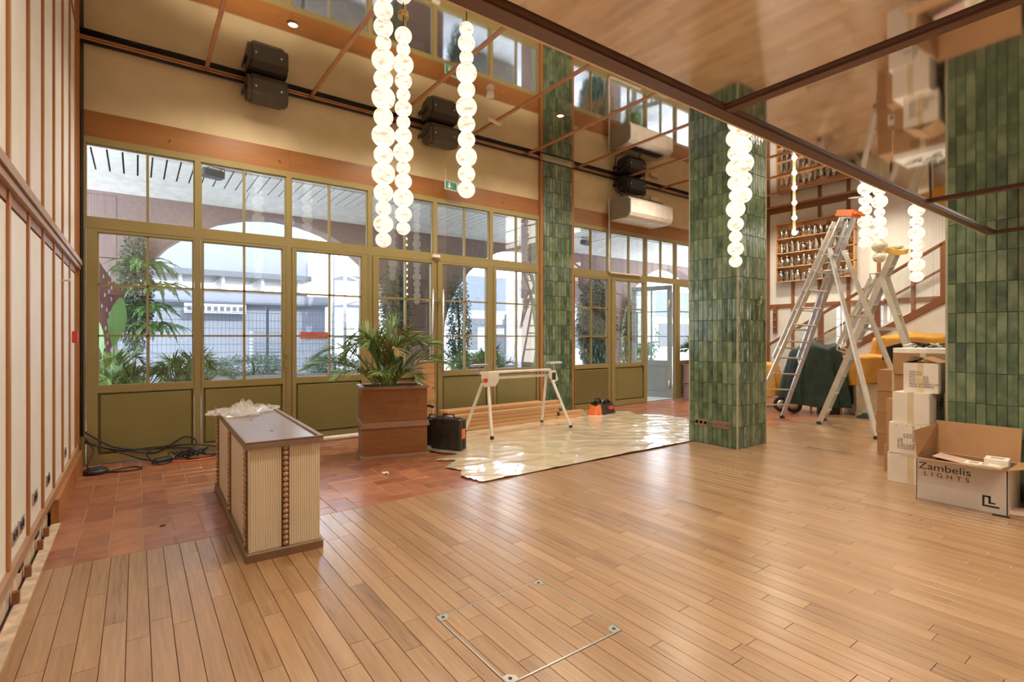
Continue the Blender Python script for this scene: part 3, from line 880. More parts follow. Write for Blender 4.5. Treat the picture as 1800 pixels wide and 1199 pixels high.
bush('climbing_ivy', 'tall ivy on the pier seen through the left leaf of the double door', 'plant', (5.02, 11.75, 1.75), (.42, .2, 1.45), 7000, .065, M['ivy'], 3)
bush('climbing_ivy', 'ivy on the pier seen through the right leaf of the double door', 'plant', (6.85, 11.8, 1.75), (.33, .2, 1.4), 5000, .065, M['ivy'], 4)
bush('hanging_fern', 'big shaggy fern on the pier outside the louvred bay', 'plant', (11.75, 11.6, 1.85), (.75, .35, 1.45), 10000, .085, M['ivy'], 5, .7, None, 3)
bush('hanging_fern', 'narrow fern on the pier edge seen through the door beside the entrance', 'plant', (13.7, 11.8, 1.7), (.3, .3, 1.3), 4000, .075, M['fern'], 6, .6, None, 3)
bush('street_tree', 'green leafy shrub beyond the open entrance leaf', 'plant', (15.6, 13.6, 1.35), (1.5, .6, 1.2), 8000, .10, M['hedge'], 7)
for i, (x, y, w_) in enumerate(((2.2, 13.3, 1.0), (4.05, 13.2, .75), (5.6, 13.4, .9), (8.6, 13.3, 1.0))):
    lab = ['low hedge outside below the second window', 'low hedge with lavender tones outside below the third window', 'low hedge outside behind the potted palm', 'low hedge outside right of the double door'][i]
    e = bush('planted_hedge', lab, 'hedge', (x, y, .80), (w_, .25, .28), 4000, .05, M['hedge'], 20 + i, 0, 'hedges along the arcade')
    MB().box(-w_, w_, -.25, .25, -.80, -.18).build('trough', M['stone'], e)

# corten sculpture
sp = empty('wavy_sculpture', (-.52, 9.9, 0), .35, 'tall wavy dark red pierced metal sculpture outside the leftmost window', 'sculpture')
def so_(v): return .30 + .085 * math.sin(v * 9.5 + .5)
mb = MB(); N = 40; pts = []
for i in range(N + 1):
    v = i / N; pts.append((so_(v) * (1 - .75 * max(0, v - .82) / .18), .1 + 2.55 * v))
mb.prism([(-.05, .1)] + pts + [(-.05, 2.65)], -.01, .01, 'y'); mb.build('cut_plate', M['brick'], sp)
rr = random.Random(3)
for i in range(34):
    z = .6 + 1.9 * (i / 34); x = rr.uniform(.03, .24)
    MB().box(x, x + .018, -.014, .014, z, z + .055).build('slot', M['truck'], sp)
MB().box(-.1, .4, -.1, .1, -.01, .1).build('foot', M['brick'], sp)

def palm(name, lab, loc, nf, h, spread, seed, L=.34, wd=.022, mats=('palm', 'palmy'), lean=None, dry=.12, pairs=26, cat='plant', fold=.25, z0=0, drp=1.0):
    rr = random.Random(seed)
    e = empty(name, loc, 0, lab, cat)
    for k in range(nf):
        az = 2 * PI * (k * .381966) + rr.uniform(-.3, .3)
        q = rr.uniform(.55, 1.15); sp_ = spread * q; hh = h * (1.25 - .45 * q) * rr.uniform(.85, 1.1)
        if lean and k < len(lean): az, sp_, hh = lean[k]
        dr = rr.uniform(.15, .45) * drp
        dirx, diry = math.cos(az), math.sin(az)
        b0 = (rr.uniform(-.07, .07), rr.uniform(-.07, .07))
        def P(t):
            rad = sp_ * (t ** 1.5)
            z = z0 + hh * (math.sin(min(t, 1) * PI * .5) - dr * t ** 3.5)
            return Vector((b0[0] + dirx * rad, b0[1] + diry * rad, z))
        mb = MB()
        mb.tube([P(i / 10) for i in range(11)], [.010 * (1 - .75 * i / 10) + .001 for i in range(11)], 5)
        for i in range(pairs):
            t = .30 + .70 * i / (pairs - 1)
            p = P(t); tg = (P(min(t + .02, 1.02)) - P(t - .02)).normalized()
            sd = tg.cross(Vector((0, 0, 1)));
            if sd.length < .05: sd = Vector((-diry, dirx, 0))
            sd.normalize(); up = sd.cross(tg)
            ll = L * (math.sin(PI * (.18 + .80 * (i / (pairs - 1)))) ** .7) * rr.uniform(.85, 1.1)
            for s_ in (-1, 1):
                d = (sd * s_ * .62 + tg * (.75 + .5 * t) + up * rr.uniform(.05, .4)).normalized()
                b = len(mb.v); wv = (tg - d * tg.dot(d)).normalized() * wd * .5
                droop = ll * rr.uniform(.05, .45)
                for j, (u_, w_) in enumerate(((0, .35), (.33, 1), (.7, .8), (1, .04))):
                    c = p + d * ll * u_ + Vector((0, 0, -droop * u_ * u_))
                    mb.v += [c - wv * w_, c + wv * w_]
                for j in range(3): mb.face([b + 2 * j, b + 2 * j + 1, b + 2 * j + 3, b + 2 * j + 2])
        mb.build('frond', M[mats[1]] if rr.random() < dry else M[mats[0]], e, fix=False)
    return e
def broadleaf(name, lab, loc, leaves, mat='fern'):
    e = empty(name, loc, 0, lab, 'plant')
    for az, tilt, z1, L_, wd in leaves:
        mb = MB()
        dx, dy = math.cos(az) * math.sin(tilt), math.sin(az) * math.sin(tilt); dz = math.cos(tilt)
        top = Vector((dx, dy, 0)) * z1 * .4 + Vector((0, 0, z1))
        mb.tube([(0, 0, 0), (dx * z1 * .15, dy * z1 * .15, z1 * .5), top], .012, 6)
        d = Vector((dx, dy, dz)); sd = Vector((-math.sin(az), math.cos(az), 0)).lerp(Vector((1, -.5, 0)), .6).normalized()
        def fn(u, v):
            w_ = wd * math.sin(PI * min(max(v, .02), .985)) ** .7
            return top + d * L_ * v + sd * (u - .5) * w_ + Vector((0, 0, -.1 * L_ * v * v + .05 * abs(u - .5)))
        mb.grid(4, 10, fn); mb.build('leaf', M[mat], e, fix=False)
    return e
for k, (x, z) in enumerate(((.10, 2.75), (.28, 2.35), (.18, 1.95), (.30, 1.6))):
    palm('hanging_fern', ('topmost light green fern hanging on the pier outside the leftmost window', 'second light green fern from the top on the pier outside the leftmost window', 'third light green fern down on the pier outside the leftmost window', 'lowest light green fern on the pier outside the leftmost window')[k],
         (x, 11.5, z), 22, .26, .62, 60 + k, .10, .022, ('fern', 'fern'), dry=0, pairs=22, drp=5)
broadleaf('banana_plant', 'broad upright banana leaves outside the leftmost window', (-.30, 8.75, 0), ((.6, .12, 1.35, .75, .20), (2.6, .15, 1.25, .55, .18), (1.2, .3, .8, .6, .2)), 'fern')
palm('outdoor_palm', 'bushy dark palm outside in the left half of the leftmost window', (-.18, 9.0, .1), 18, 1.35, .55, 5, .32, .022, dry=.15)
palm('outdoor_palm', 'arching palm outside between the two leftmost windows', (.62, 9.3, .1), 14, 1.35, .75, 6, .36, .024)
palm('outdoor_palm', 'small palm outside behind the right leaf of the double door', (6.0, 9.7, .1), 14, 1.25, .6, 8, .32, .022)
palm('outdoor_palm', 'dark palm outside the last window before the green pilaster', (5.9, 8.9, .1), 10, 1.25, .45, 9, .32, .024)

# street beyond
e = empty('site_cabin', (-6.5, 17.6, 0), 0, 'long pale grey site cabin across the street behind the mesh fence', 'cabin')
MB().box(0, 11.6, 0, 2.4, -.01, 2.50).build('cabin_wall', M['truck'], e)
MB().box(-.1, 11.7, -.12, 2.5, 2.50, 2.82).build('roof_edge', M['truck'], e)
MB().box(-.1, 11.7, -.13, -.10, 2.50, 2.56).build('gutter', M['trucks'], e)
q = MB().box(7.6, 9.2, -.16, -.13, 2.2, 2.48).build('sign_board', M['bluewhite'], e)
for i in range(9): MB().box(7.68 + i * .165, 7.78 + i * .165, -.17, -.16, 2.28, 2.40).build('sign_mark', M['trucks'], q)
e = empty('truck_box', (1.5, 18.2, 3.0), 0, 'big pale grey curtain-sided container raised above the site cabin', 'container')
MB().box(-1.6, 3.2, 0, 2.5, .55, 3.7).build('curtain_side', M['truck'], e)
MB().box(-1.7, 3.3, -.08, 2.6, .38, .55).build('bottom_rail', M['trucks'], e)
for i in range(5): MB().box(-1.6 + i * 1.12, -1.52 + i * 1.12, .0, 2.4, -.02, .38).build('cross_member', M['bluewhite'], e)
MB().box(-1.6, 3.2, .1, .2, -.17, -.02).build('chassis', M['trucks'], e)
e = empty('scaffold_tower', (5.2, 15.9, 0), 0, 'white steel scaffold stair tower across the street', 'scaffold')
for x in (0, .9, 1.9, 2.9):
    for y in (0, 1.2): MB().tube([(x, y, -.01), (x, y, 5.5)], .055, 6).build('standard', M['bluewhite'], e)
for z in (.6, 1.5, 2.5, 3.4, 4.3, 5.2):
    for y in (0, 1.2): MB().tube([(0, y, z), (2.9, y, z)], .04, 6).build('ledger', M['bluewhite'], e)
    MB().box(0, 2.9, 0, 1.2, z - .02, z + .02).build('deck', M['truck'], e)
for z in (.6, 2.5, 4.3): MB().tube([(0, 0, z), (2.9, 0, z + .9)], .04, 6).build('brace', M['bluewhite'], e)
for z in (.6, 2.5): MB().tube([(2.9, 0, z), (0, 0, z + .9)], .04, 6).build('brace', M['bluewhite'], e)
for i in range(6):
    for j in range(5): MB().box(1.3 + i * .22, 1.42 + i * .22, -.06, -.03, 2.6 + j * .22, 2.72 + j * .22).build('grid_plate', M['trucks'], e)
e = empty('roller_container', (2.6, 15.7, 0), 0, 'white slatted steel cage behind the fence outside the second window', 'container')
MB().box(0, .9, 0, .6, -.01, .25).build('base', M['truck'], e)
for i in range(14): MB().box(0, .9, -.02, .6, .3 + i * .10, .36 + i * .10).build('slat', M['bluewhite'], e)
for x in (0, .86): MB().box(x, x + .04, -.03, .0, 0, 1.75).build('post', M['bluewhite'], e)
e = empty('red_barrier', (3.85, 15.7, 0), 0, 'red and white site barrier outside between the second and third windows', 'barrier')
MB().box(0, .8, 0, .12, 1.45, 1.65).build('top_board', M['red'], e); MB().box(0, .8, .02, .1, .3, 1.45).build('sheet', M['bluewhite'], e); MB().box(-.1, .9, -.2, .3, -.01, .3).build('foot', M['red'], e)
fe = empty('mesh_fence', (-5, 15.0, 0), 0, 'grey welded mesh fence along the street', 'fence')
mb = MB()
for i in range(0, 240): mb.box(i * .09, i * .09 + .006, 0, .006, .05, 2.15)
for j in range(11): mb.box(0, 21.6, 0, .008, .08 + j * .205, .09 + j * .205)
tag(mb.build('wire_mesh', M['trucks'], fe), kind='stuff')
for i in range(9): MB().box(i * 2.6, i * 2.6 + .06, -.03, .03, -.01, 2.3).build('post', M['trucks'], fe)
e = empty('street_building', (13.5, 24, 0), 0, 'pale building across the street beyond the entrance', 'building')
MB().box(0, 22, 0, 5, -.01, 3.0).build('wall', M['bluewhite'], e)
MB().box(0, 22, -.3, 5, 3.0, 4.8).build('fascia', M['trucks'], e)
for i in range(9): MB().box(1 + i * 2.3, 2.6 + i * 2.3, -.04, .1, .8, 2.5).build('window', M['dgrey'], e)
e = empty('street_kiosk', (11.1, 16.6, 0), 0, 'white street cabin with a louvred side beyond the last window before the pilaster', 'cabin')
MB().box(0, 1.5, 0, 1, -.01, 1.9).build('body', M['bluewhite'], e); MB().box(.1, .8, -.02, 0, .3, 1.6).build('grille', M['trucks'], e); MB().box(-.05, 1.55, -.05, 1.05, 1.9, 1.98).build('lid', M['trucks'], e)
e = empty('motor_scooter', (.9, 15.5, 0), 0, 'parked scooter by the fence outside the second window', 'scooter')
for x in (0, 1.2): MB().lathe([(.24, -.04), (.27, -.02), (.27, .02), (.24, .04)], 20, Matrix.Translation((x, 0, .27)) @ Matrix.Rotation(PI / 2, 4, 'X')).build('wheel', M['black'], e)
MB().cbox(.35, 1.35, -.15, .15, .3, .75, .06).build('body', M['bluewhite'], e)
MB().cbox(.45, 1.1, -.13, .13, .75, .85, .03).build('seat', M['black'], e)
MB().bar((.0, 0, .3), (.2, 0, 1.0), .25, .06).build('leg_shield', M['bluewhite'], e)
MB().tube([(.2, -.3, 1.02), (.2, .3, 1.02)], .018, 6).build('handlebar', M['dgrey'], e)
#@OBJ2
# ------------------------------------------------------------------ speakers, cables, air conditioner, sign
def speaker(x0, x1, mat, lab, yaw=0):
    e = empty('wall_speaker', (x0, D - .09, HC - .02), yaw, lab, 'speaker')
    w_ = x1 - x0
    mb = MB(); mb.prism([(0, 0), (0, -.27), (-.05, -.33), (-.26, -.37), (-.33, -.30), (-.33, -.10), (-.27, -.02), (-.22, 0)][::-1], .05, w_ - .05, 'x')
    mb.build('cabinet', M[mat], e)
    for a, b_ in ((0, .05), (w_ - .05, w_)):
        MB().prism([(-.01, -.015), (-.01, -.26), (-.055, -.315), (-.25, -.35), (-.31, -.29), (-.31, -.11), (-.255, -.035), (-.21, -.015)][::-1], a, b_, 'x').build('end_cap', M[mat], e)
    g = [(-.262, -.374), (-.334, -.301), (-.338, -.303), (-.265, -.378)]
    MB().prism(g, .07, w_ - .07, 'x').build('grille', M[mat], e)
    for a in (.09, w_ - .09): MB().lathe([(.013, 0), (.013, .005)], 12, Matrix.Translation((a, -.333, -.2)) @ Matrix.Rotation(PI / 2, 4, 'X')).build('badge', M['steel'], e)
    MB().tube([(-.02, -.17, -.17), (w_ + .02, -.17, -.17)], .022, 10).build('pivot', M['black'], e)
    mb = MB(); mb.box(-.025, -.01, -.2, .09, -.2, -.14); mb.box(w_ + .01, w_ + .025, -.2, .09, -.2, -.14); mb.build('bracket', M[mat], e)
    return e
speaker(1.17, 1.66, 'spk', 'bronze coloured speaker at the ceiling line nearest the left wall')
speaker(3.78, 4.30, 'spk', 'bronze coloured speaker at the ceiling line above the double door')
speaker(8.42, 9.02, 'spkb', 'black speaker at the ceiling line above the air conditioner')
mb = MB()
rr = random.Random(5)
for k in range(4):
    pts = [(x * .5 + XL, D - .035 - .012 * k, HC - .035 - .012 * k - .008 * rr.random()) for x in range(int((XR - XL) * 2))]
    mb = MB(); mb.tube(pts, .011, 6)
    t = mb.build('ceiling_cable', M['black']); tag(t, ('topmost', 'second', 'third', 'lowest')[k] + ' black cable in the bundle running along the top of the window wall', 'cable', 'black cables along the ceiling line')
MB().box(XL, 6.31, D - .03, D - .008, HC - .05, HC - .004).build('copper_channel', M['copper'], wb)
MB().box(7.19, XR - .04, D - .03, D - .008, HC - .05, HC - .004).build('copper_channel', M['copper'], wb)
for k in range(3):
    pts = [(XL + .012 + .014 * k, D - .055 - .006 * (k % 2), z) for z in (HC - .06, 4, 3, 2, 1, .35)]
    t = MB().tube(pts, .0065, 6).build('vertical_cable', M['black']); tag(t, ('leftmost', 'middle', 'rightmost')[k] + ' of three black cables running down the corner of the left wall', 'cable', 'black cables down the left corner')
# floor cables
def cable(pts, r, lab, mat='black', n_=60, g='tangled black cables below the leftmost window'):
    out = []; k = len(pts)
    P = [Vector(p) for p in pts]
    for i in range(k - 1):
        a, b_, c, d = P[max(i - 1, 0)], P[i], P[i + 1], P[min(i + 2, k - 1)]
        for j in range(8):
            t = j / 8
            out.append(.5 * ((2 * b_) + (c - a) * t + (2 * a - 5 * b_ + 4 * c - d) * t * t + (3 * b_ - a - 3 * c + d) * t ** 3))
    out.append(P[-1])
    t = MB().tube(out, r, 6).build('floor_cable', M[mat]); return tag(t, lab, 'cable', g)
def gx(x, z, dy=.1): return (x, D - dy, z)
cable([gx(-.48, .40), gx(-.25, .22), gx(0, .14), gx(.3, .12), gx(.55, .10, .15), gx(.7, .03, .3), gx(.9, .012, .25), gx(.75, .012, .4), gx(1.2, .012, .3), gx(1.7, .012, .25), gx(2.1, .012, .2)], .010, 'black cable sagging from the corner then running right along the window base')
cable([gx(-.48, .30), gx(-.3, .20), gx(.05, .10), gx(.2, .08), gx(.35, .16), gx(.5, .24), gx(.62, .16), gx(.5, .02, .3), gx(.62, .012, .45), gx(.95, .012, .3)], .010, 'black cable rising in a loop above the tangle')
cable([gx(-.48, .34), gx(-.4, .18, .15), gx(-.45, .05, .3), gx(-.35, .012, .5), gx(-.1, .012, .65), gx(.05, .012, .6), gx(-.05, .012, .45), gx(-.3, .012, .6)], .008, 'thin black cable curling on the tiles beside the foot pedal')
cable([gx(-.48, .28), gx(-.2, .15), gx(.1, .02, .2), gx(.35, .012, .35), gx(.2, .012, .5), gx(.1, .10, .15), gx(.3, .15, .12), gx(.55, .14, .12), gx(.8, .09, .12), gx(.95, .03, .2)], .009, 'black cable crossing the middle of the tangle')
rr = random.Random(9)
for k in range(5):
    c = (.42 + .05 * k, D - .28 - .03 * k)
    cable([(c[0] + .10 * math.cos(a * 1.3 + k) * (1 + .3 * rr.random()), c[1] + .06 * math.sin(a * 1.3 + k), .02 + .035 * (a % 3) + .01 * k) for a in range(7)], .009, 'coil of black cable heaped in front of the leftmost window')
t = MB(); t.cbox(-.10, .10, -.05, .05, 0, .05, .012); t = t.build('power_adapter', M['blackp'], None, (.25, D - .33, .0), (0, 0, .5)); tag(t, 'black power adapter lying in the cable tangle', 'adapter')
cable([gx(.35, .012, .42), gx(.55, .012, .5), gx(.9, .012, .45)], .007, 'short orange cable lying under the black tangle', 'orange', g='orange cables')
t = empty('foot_pedal', (-.36, 7.28, 0), .3, 'flat round black foot pedal on the tiles in the left corner', 'pedal')
MB().lathe([(.11, 0), (.115, .03), (.10, .05), (.02, .055)], 20).build('base', M['blackp'], t); MB().cbox(-.07, .07, -.05, .05, .05, .065, .005).build('pad', M['black'], t)

# air conditioner
e = empty('air_conditioner', (8.24, D - .035, 4.0), 0, 'long cream wall air conditioner above the door beside the entrance', 'air conditioner')
W_ = 1.42
pf = [(0, 0), (0, .40), (-.10, .445), (-.30, .46), (-.52, .43), (-.60, .36), (-.60, .10), (-.56, .03), (-.50, .0)]
MB().prism(pf, .02, W_ - .02, 'x').build('casing', M['white'], e)
for a in (0, W_ - .02): MB().prism([(y * .985 - .003, .006 + z * .97) for y, z in pf], a, a + .02, 'x').build('end_cap', M['acside'], e)
for i in range(4): MB().box(.2, W_ - .2, -.48 + i * .05, -.46 + i * .05, .440 + (.012 if i else .004), .468).build('louver', M['black'], e)
MB().box(.06, W_ - .06, -.50, -.12, -.012, 0).build('intake', M['soffit'], e)
k = MB(); k.tube([(8.20, D - .08, 4.50), (8.20, D - .08, 2.93), (8.24, D - .085, 2.885), (9.20, D - .085, 2.885), (9.24, D - .085, 2.84)], .018, 8)
t = k.build('drain_pipe', M['white']); tag(t, 'cream drain pipe dropping from the air conditioner to the door head', 'pipe')
for a in ((8.40, 4.46, 8.28, 4.62), (8.95, 4.45, 9.25, 4.70)):
    k = MB(); k.tube([(a[0], D - .3, a[1]), (a[0] + .02, D - .25, a[1] + .08), (a[2], D - .2, a[3]), (a[2] + .05, D - .1, HC - .06)], .012, 6)
    t = k.build('supply_cable', M['black']); tag(t, 'black supply cable from the air conditioner up to the ceiling bundle', 'cable', 'air conditioner supply cables')
t = empty('emergency_light', (9.75, D - .01, 4.72), 0, 'small pale emergency light on the upper wall left of the green column', 'lamp')
MB().cbox(-.14, .14, -.05, 0, -.04, .04, .01).build('housing', M['white'], t); MB().box(-.12, .12, -.056, -.05, -.025, .025).build('diffuser', M['creamstrip'], t)

# exit sign
e = empty('exit_sign', (4.28, D - .22, 4.03), math.radians(8), 'green and white running man exit sign hanging above the double door', 'sign')
MB().box(-.15, .15, -.006, .006, -.075, .075).build('sign_plate', M['wpaper'], e)
MB().box(-.14, .01, -.009, -.006, -.065, .065).build('arrow_field', M['greensign'], e)
MB().prism([(-.078, .045), (-.052, .045), (-.052, -.01), (-.03, -.01), (-.065, -.05), (-.10, -.01), (-.078, -.01)], -.011, -.009, 'y').build('arrow', M['wpaper'], e)
MB().box(.012, .14, -.009, -.006, -.065, .065).build('door_field', M['greensign'], e)
MB().box(.075, .13, -.011, -.009, -.055, .055).build('doorway', M['wpaper'], e)
k = MB()
k.lathe([(.009, 0), (.009, .002)], 10, Matrix.Translation((.078, -.011, .038)) @ Matrix.Rotation(PI / 2, 4, 'X'))
for p, q in (((.072, .025), (.062, -.008)), ((.072, .022), (.098, .008)), ((.070, .020), (.045, .012)), ((.062, -.008), (.085, -.022)), ((.085, -.022), (.080, -.05)), ((.060, -.008), (.050, -.03)), ((.050, -.03), (.025, -.035))):
    k.bar((p[0], -.0125, p[1]), (q[0], -.0125, q[1]), .002, .009, up=(1, 0, 0.3))
k.build('running_figure', M['ink'], e)
for x in (-.135, .135): MB().tube([(x, 0, .07), (x, 0, HC - 4.03)], .0025, 5).build('suspension_wire', M['steel'], e)

# smoke detector and recessed spots in the upper ceiling
def on_ceil(px, py, z=HC):
    d = (z - CH) * F / (HY - py); return at(px, py, d)
p = on_ceil(862, 162)
e = empty('smoke_detector', (p.x, p.y, HC - .02), 0, 'white smoke detector hanging from the mirror ceiling', 'detector')
MB().lathe([(.03, -.075), (.055, -.06), (.06, -.03), (.05, 0), (.05, .02)], 20).build('housing', M['white'], e)
MB().lathe([(.02, -.09), (.03, -.075)], 16).build('sensor', M['steel'], e)
for px, py, lab in ((515, 43, 'recessed round spot in the mirror ceiling at upper left'), (985, 203, 'tiny recessed spot in the mirror ceiling before the pilaster')):
    p = on_ceil(px, py)
    e = empty('recessed_spot', (p.x, p.y, HC - .004), 0, lab, 'lamp')
    MB().lathe([(.07, 0), (.07, -.008), (.052, -.008), (.05, .004)], 24).build('trim_ring', M['copper'], e); MB().lathe([(.001, -.002), (.05, -.002), (.05, 0)], 20).build('diffuser', M['spot'], e)
p = on_ceil(873, 213)
t = empty('track_plate', (p.x, p.y, HC - .01), .3, 'short pale plate on the mirror ceiling by the middle speaker', 'plate'); MB().cbox(-.2, .1, -.03, .03, -.03, .009, .004).build('plate', M['creamstrip'], t); MB().box(-.16, .06, -.012, .012, -.034, -.03).build('slot', M['white'], t)

# ------------------------------------------------------------------ pendants
def pendant(px, py, d, radii, lab, off=0, ztop=HC, shown=None):
    p = at(px, py, d)
    e = empty('alabaster_pendant', (p.x, p.y, p.z), 0, lab, 'pendant lamp', 'strings of glowing alabaster balls')
    MB().tube([(0, 0, .1), (0, 0, ztop - p.z)], .006, 6).build('cord', M['black'], e)
    MB().lathe([(.06, ztop - p.z - .03), (.06, ztop - p.z)], 20).build('ceiling_rose', M['brass'], e)
    z = 0; k = 0
    while True:
        r = radii[k % len(radii)]
        if z + 2 * r * .93 > ztop - p.z - .03: break
        link('ball', ballme(off <= k), e, (0, 0, z + r * .95), (0, 0, k * 1.3), (r, r, r * .95))
        z += 2 * r * .89; k += 1
    return e
BM_ = {}
def ballme(on):
    if on not in BM_:
        me = MB().ball((0, 0, 0), 1, 24, 14).mesh('ball'); me.materials.append(M['ball' if on else 'balloff']); BM_[on] = me
    return BM_[on]
S_, M_, L_ = .075, .092, .110
pendant(674, 435, 4.9, [S_, M_, S_, M_, L_, M_, L_, M_, L_, M_, L_, S_, M_, M_, L_], 'leftmost and longest string of glowing alabaster balls')
pendant(709, 413, 5.6, [S_, M_, L_, M_, S_, L_, M_, S_, M_, S_, M_, L_, S_, M_, M_, L_], 'glowing ball string just right of the leftmost one')
pendant(820, 348, 5.43, [M_, M_, L_, M_, M_, L_, M_, L_, S_, M_, S_, L_, M_], 'glowing ball string hanging near the exit sign')
pendant(1293, 470, 6.2, [S_, M_, S_, M_, L_, S_, M_, L_, M_, L_, M_], 'lowest glowing ball string in front of the middle green column')
pendant(1306, 357, 5.6, [M_, M_, L_, M_, L_, M_, L_], 'shorter ball string overlapping the one before the middle green column')
pendant(1521, 437, 8.2, [M_, M_, L_, M_, M_, L_, M_], 'glowing ball string right of the orange topped ladder')
pendant(1546, 462, 8.1, [M_, L_, L_, M_, S_, L_, M_, M_], 'ball string whose two lowest balls are unlit', off=2)
pendant(1611, 496, 8.05, [M_, L_, S_, M_, L_, M_, L_], 'rightmost glowing ball string beside the staircase')
p = at(1396, 410, 5.7)
e = empty('bulb_chain', (p.x, p.y, p.z), 0, 'slim vertical rod of small bare bulbs in front of the pot shelf', 'pendant lamp')
MB().tube([(0, 0, 0), (0, 0, HC - p.z)], .016, 8).build('rod', M['creamstrip'], e)
bm_ = MB().ball((0, 0, 0), .026, 12, 8).mesh('bulb'); bm_.materials.append(M['bulb'])
z = 0
while z < HC - p.z - .05:
    link('bulb', bm_, e, (-.02, -.012, z)); z += .165

# ------------------------------------------------------------------ reception counter
e = empty('reception_counter', (.602, 3.80, 0), math.radians(-1.2), 'cream fluted reception counter with strips of wooden beads and a brown top', 'counter')
CW, CL, CHT = .46, 2.05, .80
MB().cbox(-.02, CW + .02, -.02, CL + .02, 0, .06, .008).build('plinth', M['cwood'], e)
MB().box(.012, CW - .012, .012, CL - .012, .06, CHT - .05).build('carcass', M['counterp'], e)
def ribs_y(x0, x1, y, z0, z1):       # panel facing -y
    mb = MB(); n_ = max(1, int((x1 - x0) / .0145)); p_ = (x1 - x0) / n_
    for i in range(n_):
        a = x0 + i * p_
        mb.box(a + .001, a + p_ - .001, y - .004, y, z0, z1)
    return mb
ribs_y(.0, .205, .012, .06, CHT - .05).build('fluted_panel', M['counterp'], e)
ribs_y(.255, CW, .012, .06, CHT - .05).build('fluted_panel', M['counterp'], e)
MB().box(.205, .255, .006, .012, .06, CHT - .05).build('bead_channel', M['beadbk'], e)
def ribs_x(y0, y1):                  # panel facing -x
    mb = MB(); n_ = max(1, int((y1 - y0) / .0145)); p_ = (y1 - y0) / n_
    for i in range(n_): mb.box(.008, .012, y0 + i * p_ + .001, y0 + (i + 1) * p_ - .001, .06, CHT - .05)
    return mb
for y0, y1 in ((.0, .10), (.14, 1.0), (1.05, 1.93)): ribs_x(y0, y1).build('fluted_panel', M['counterp'], e)
for y in (.10, 1.0, 1.95): MB().box(.004, .012, y, y + .05, .06, CHT - .05).build('bead_channel', M['beadbk'], e)
bd = MB().ball((0, 0, 0), .0175, 14, 10).mesh('bead'); bd.materials.append(M['bead'])
sb = bpy.data.objects.new('bead_strip', None)
def strip(x, y):
    s_ = empty('bead_strip', (x, y, 0)); s_.parent = e
    for i in range(19): link('bead', bd, s_, (0, 0, .083 + i * .0365), (0, 0, i))
bpy.data.objects.remove(sb)
strip(.230, .002); strip(-.002, .125); strip(-.002, 1.025); strip(-.002, 1.975)
MB().cbox(-.02, CW + .02, -.02, CL + .02, CHT - .05, CHT - .012, .005).build('counter_top', M['ctop'], e)
for a in ((-.02, CW + .02, -.02, -.004), (CW - .012, CW + .02, -.004, CL + .02), (-.02, -.008, -.004, CL + .02)):
    MB().box(a[0], a[1], a[2], a[3], CHT - .013, CHT).build('top_edge', M['cwood'], e)
for x, y in ((.22, .45), (.17, 1.1)): MB().lathe([(.014, CHT - .0125), (.014, CHT - .011)], 12, Matrix.Translation((x, y, 0))).build('cable_hole', M['hole'], e)
# crumpled film
rr = random.Random(4)
def crumple(nx, ny, fn, seed, amp):
    rr = random.Random(seed); H = [[rr.uniform(0, 1) ** 1.6 for _ in range(nx + 1)] for _ in range(ny + 1)]
    return lambda u, v: fn(u, v, H[round(v * ny)][round(u * nx)] * amp)
def fw(u, v, h_):
    a = 2 * PI * u; r = .05 + .95 * v
    wob = 1 + .22 * math.sin(3 * a + 1) + .12 * math.sin(7 * a)
    return (.30 * r * math.cos(a) * wob, .20 * r * math.sin(a) * wob, .006 + h_ * (1.0 - .6 * v) + .05 * (1 - v) ** 2 * (1 + .6 * math.sin(2 * a)))
mb = MB(); mb.grid(30, 8, crumple(30, 8, fw, 4, .085), False)
t = mb.build('crumpled_film', M['film'], None, (.80, 5.35, CHT - .012), (0, 0, .3)); tag(t, 'crumpled clear plastic film lying on the far end of the reception counter', 'plastic film')

# ------------------------------------------------------------------ planter with palm
e = empty('wooden_planter', (2.23, 6.17, 0), math.radians(-14), 'two-tier brown wooden planter studded with small holes holding the palm', 'planter')
PWd, PD = .80, .50
def tier(z0, z1, rim0=True):
    mb = MB()
    for a in ((0, PWd, 0, .022), (0, PWd, PD - .022, PD), (0, .022, .022, PD - .022), (PWd - .022, PWd, .022, PD - .022)): mb.box(*a, z0 + .02, z1 - .02)
    return mb
def rim(z, o_=.026, h_=.034):
    mb = MB()
    for a in ((-o_, PWd + o_, -o_, .04), (-o_, PWd + o_, PD - .04, PD + o_), (-o_, .04, .04, PD - .04), (PWd - .04, PWd + o_, .04, PD - .04)): mb.cbox(*a, z, z + h_, .007)
    return mb
tier(.0, .405).build('lower_box', M['planterw'], e); rim(.0).build('rim', M['planterr'], e); rim(.378).build('rim', M['planterr'], e)
tier(.42, .88).build('upper_box', M['planterw'], e); rim(.414, .020, .026).build('rim', M['planterr'], e); rim(.852).build('rim', M['planterr'], e)
MB().box(.02, PWd - .02, .02, PD - .02, .35, .40).build('inner_board', M['planterr'], e)
mb = MB()
for z, n_, s_ in ((.765, 14, 0), (.735, 14, .5), (.70, 14, 0), (.67, 14, .5), (.30, 13, 0), (.275, 13, .5), (.25, 13, 0)):
    for i in range(n_):
        x = .05 + (i + s_) * (PWd - .09) / n_
        if (i * 7 + int(z * 100)) % 5 == 0: continue
        mb.lathe([(.0048, 0), (.0048, .0015)], 8, Matrix.Translation((x, .0005, z)) @ Matrix.Rotation(PI / 2, 4, 'X'))
    for i in range(8): mb.lathe([(.0048, 0), (.0048, .0015)], 8, Matrix.Translation((.0005, .05 + (i + s_) * .055, z)) @ Matrix.Rotation(-PI / 2, 4, 'Y'))
